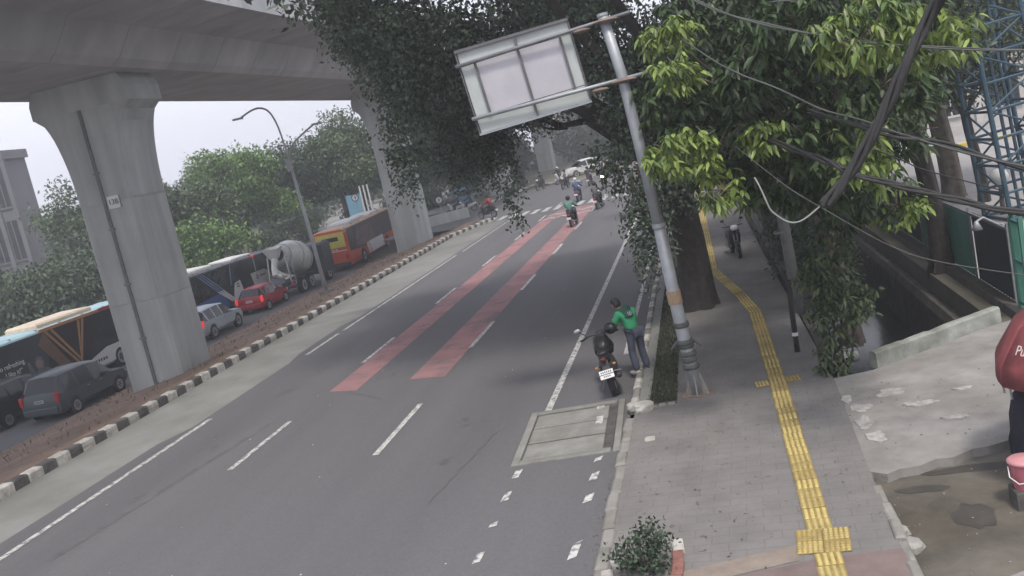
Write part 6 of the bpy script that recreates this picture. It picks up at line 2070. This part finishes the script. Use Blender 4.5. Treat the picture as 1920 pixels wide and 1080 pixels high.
# litter and pebbles on the footway
n = 420
pb_ = MB()
for i in range(n):
    x, y = random.uniform(-1.9, 1.35), random.uniform(8.5, 22)
    if i % 3 == 0:
        x, y = random.uniform(1.5, 4), random.uniform(9, 16)
    z = SZ if x < 1.4 else (.105 if y > 12.8 else -.02)
    r = random.uniform(.006, .018)
    pb_.ball((x, y, z + r * .4), r, r * random.uniform(.7, 1.3), r * .7, 5, 3)
tag(pb_.build('pebbles', M_CONCR), 'scattered grit and pebbles on the footway and dirt', 'pebbles', kind='stuff')
n = 900
c = np.stack([rng.uniform(-1.9, 1.4, n), 9 + 24 * rng.random(n), np.full(n, SZ + .008)], 1)
side_ = rng.random(n) < .35
c[side_, 0] = rng.uniform(-2.3, -1.95, side_.sum())
c[side_, 2] = .012
d = rng.normal(size=(n, 3))
d[:, 2] *= .1
V, F = leaf_arrays(c, d, np.tile([[0, .2, 1.0]], (n, 1)), .03 + .04 * rng.random(n), .018 + .015 * rng.random(n), 'diamond')
tag(link('fallen_leaves', mesh_np('fallen_leaves', V, F), mat('dead_leaf', (.09, .06, .03), .9, var=.4, island=True, col2=(.2, .15, .08))), 'dry fallen leaves strewn along footway and gutter', 'leaves', kind='stuff')

# bright specks and oil drips on the asphalt
sp_ = MB()
for i in range(34):
    x, y = random.uniform(-13, -2.6), 9 + 32 * random.random() ** 1.5
    k = random.uniform(.008, .022)
    sp_.add([(x - k, y, .006), (x, y - k * .8, .006), (x + k, y + .2 * k, .006), (x, y + k * 1.4, .006)], [(0, 1, 2, 3)])
tag(sp_.build('litter_specks', M_PLATE), 'tiny pale scraps of litter dotting the asphalt', 'litter', kind='stuff')
M_OIL = mat('oil_drip', (.085, .085, .088), .7, var=.3, scale=8)
for i in range(46):
    x = random.choice((-12, -8.8, -5.4)) + random.gauss(0, .35)
    y = random.uniform(10, 45)
    k = random.uniform(.04, .13)
    pts = [(x + k * random.uniform(.6, 1.2) * math.cos(2 * PI * j / 9), y + 1.6 * k * random.uniform(.6, 1.2) * math.sin(2 * PI * j / 9)) for j in range(9)]
    struct('oil_stain', MB().add([(a, b_, .00203 + .00004 * i) for a, b_ in pts], [tuple(range(9))]), M_OIL)
for seed, (x, y, dx, dy) in enumerate(((-5.2, 13.5, .5, 3.2), (-8.4, 20.5, -1.2, 1.1), (-11.8, 24, .2, 4.0), (-4.6, 24, .9, .6), (-6.2, 10.2, -1.4, .9))):
    rr = random.Random(seed)
    P_ = [(x + dx * t / 14 + rr.uniform(-.05, .05), y + dy * t / 14 + rr.uniform(-.05, .05)) for t in range(15)]
    mb = MB()
    for (a, b_), (c_, d_) in zip(P_, P_[1:]):
        n_ = Vector((-(d_ - b_), c_ - a)).normalized() * rr.uniform(.006, .012)
        mb.add([(a - n_.x, b_ - n_.y, .0055), (a + n_.x, b_ + n_.y, .0055), (c_ + n_.x, d_ + n_.y, .0055), (c_ - n_.x, d_ - n_.y, .0055)], [(0, 1, 2, 3)])
    struct('asphalt_crack', mb, M_OIL)

# ------------------------------------------------------------------ haze
HAZE = 0.0021
hz = MB().box(-345, 245, -45, 445, -4.2, 42).build('haze', None)
hm_ = bpy.data.materials.new('haze')
hm_.use_nodes = True
tt_ = hm_.node_tree
for nd in list(tt_.nodes):
    if nd.type == 'BSDF_PRINCIPLED':
        tt_.nodes.remove(nd)
pv = tt_.nodes.new('ShaderNodeVolumePrincipled')
pv.inputs['Color'].default_value = (.90, .93, .96, 1)
pv.inputs['Density'].default_value = HAZE
pv.inputs['Anisotropy'].default_value = 0.2
tt_.links.new(pv.outputs[0], tt_.nodes['Material Output'].inputs['Volume'])
hz.data.materials.append(hm_)
tag(hz, 'thin pale daytime haze filling the air over the road', 'haze', kind='stuff')
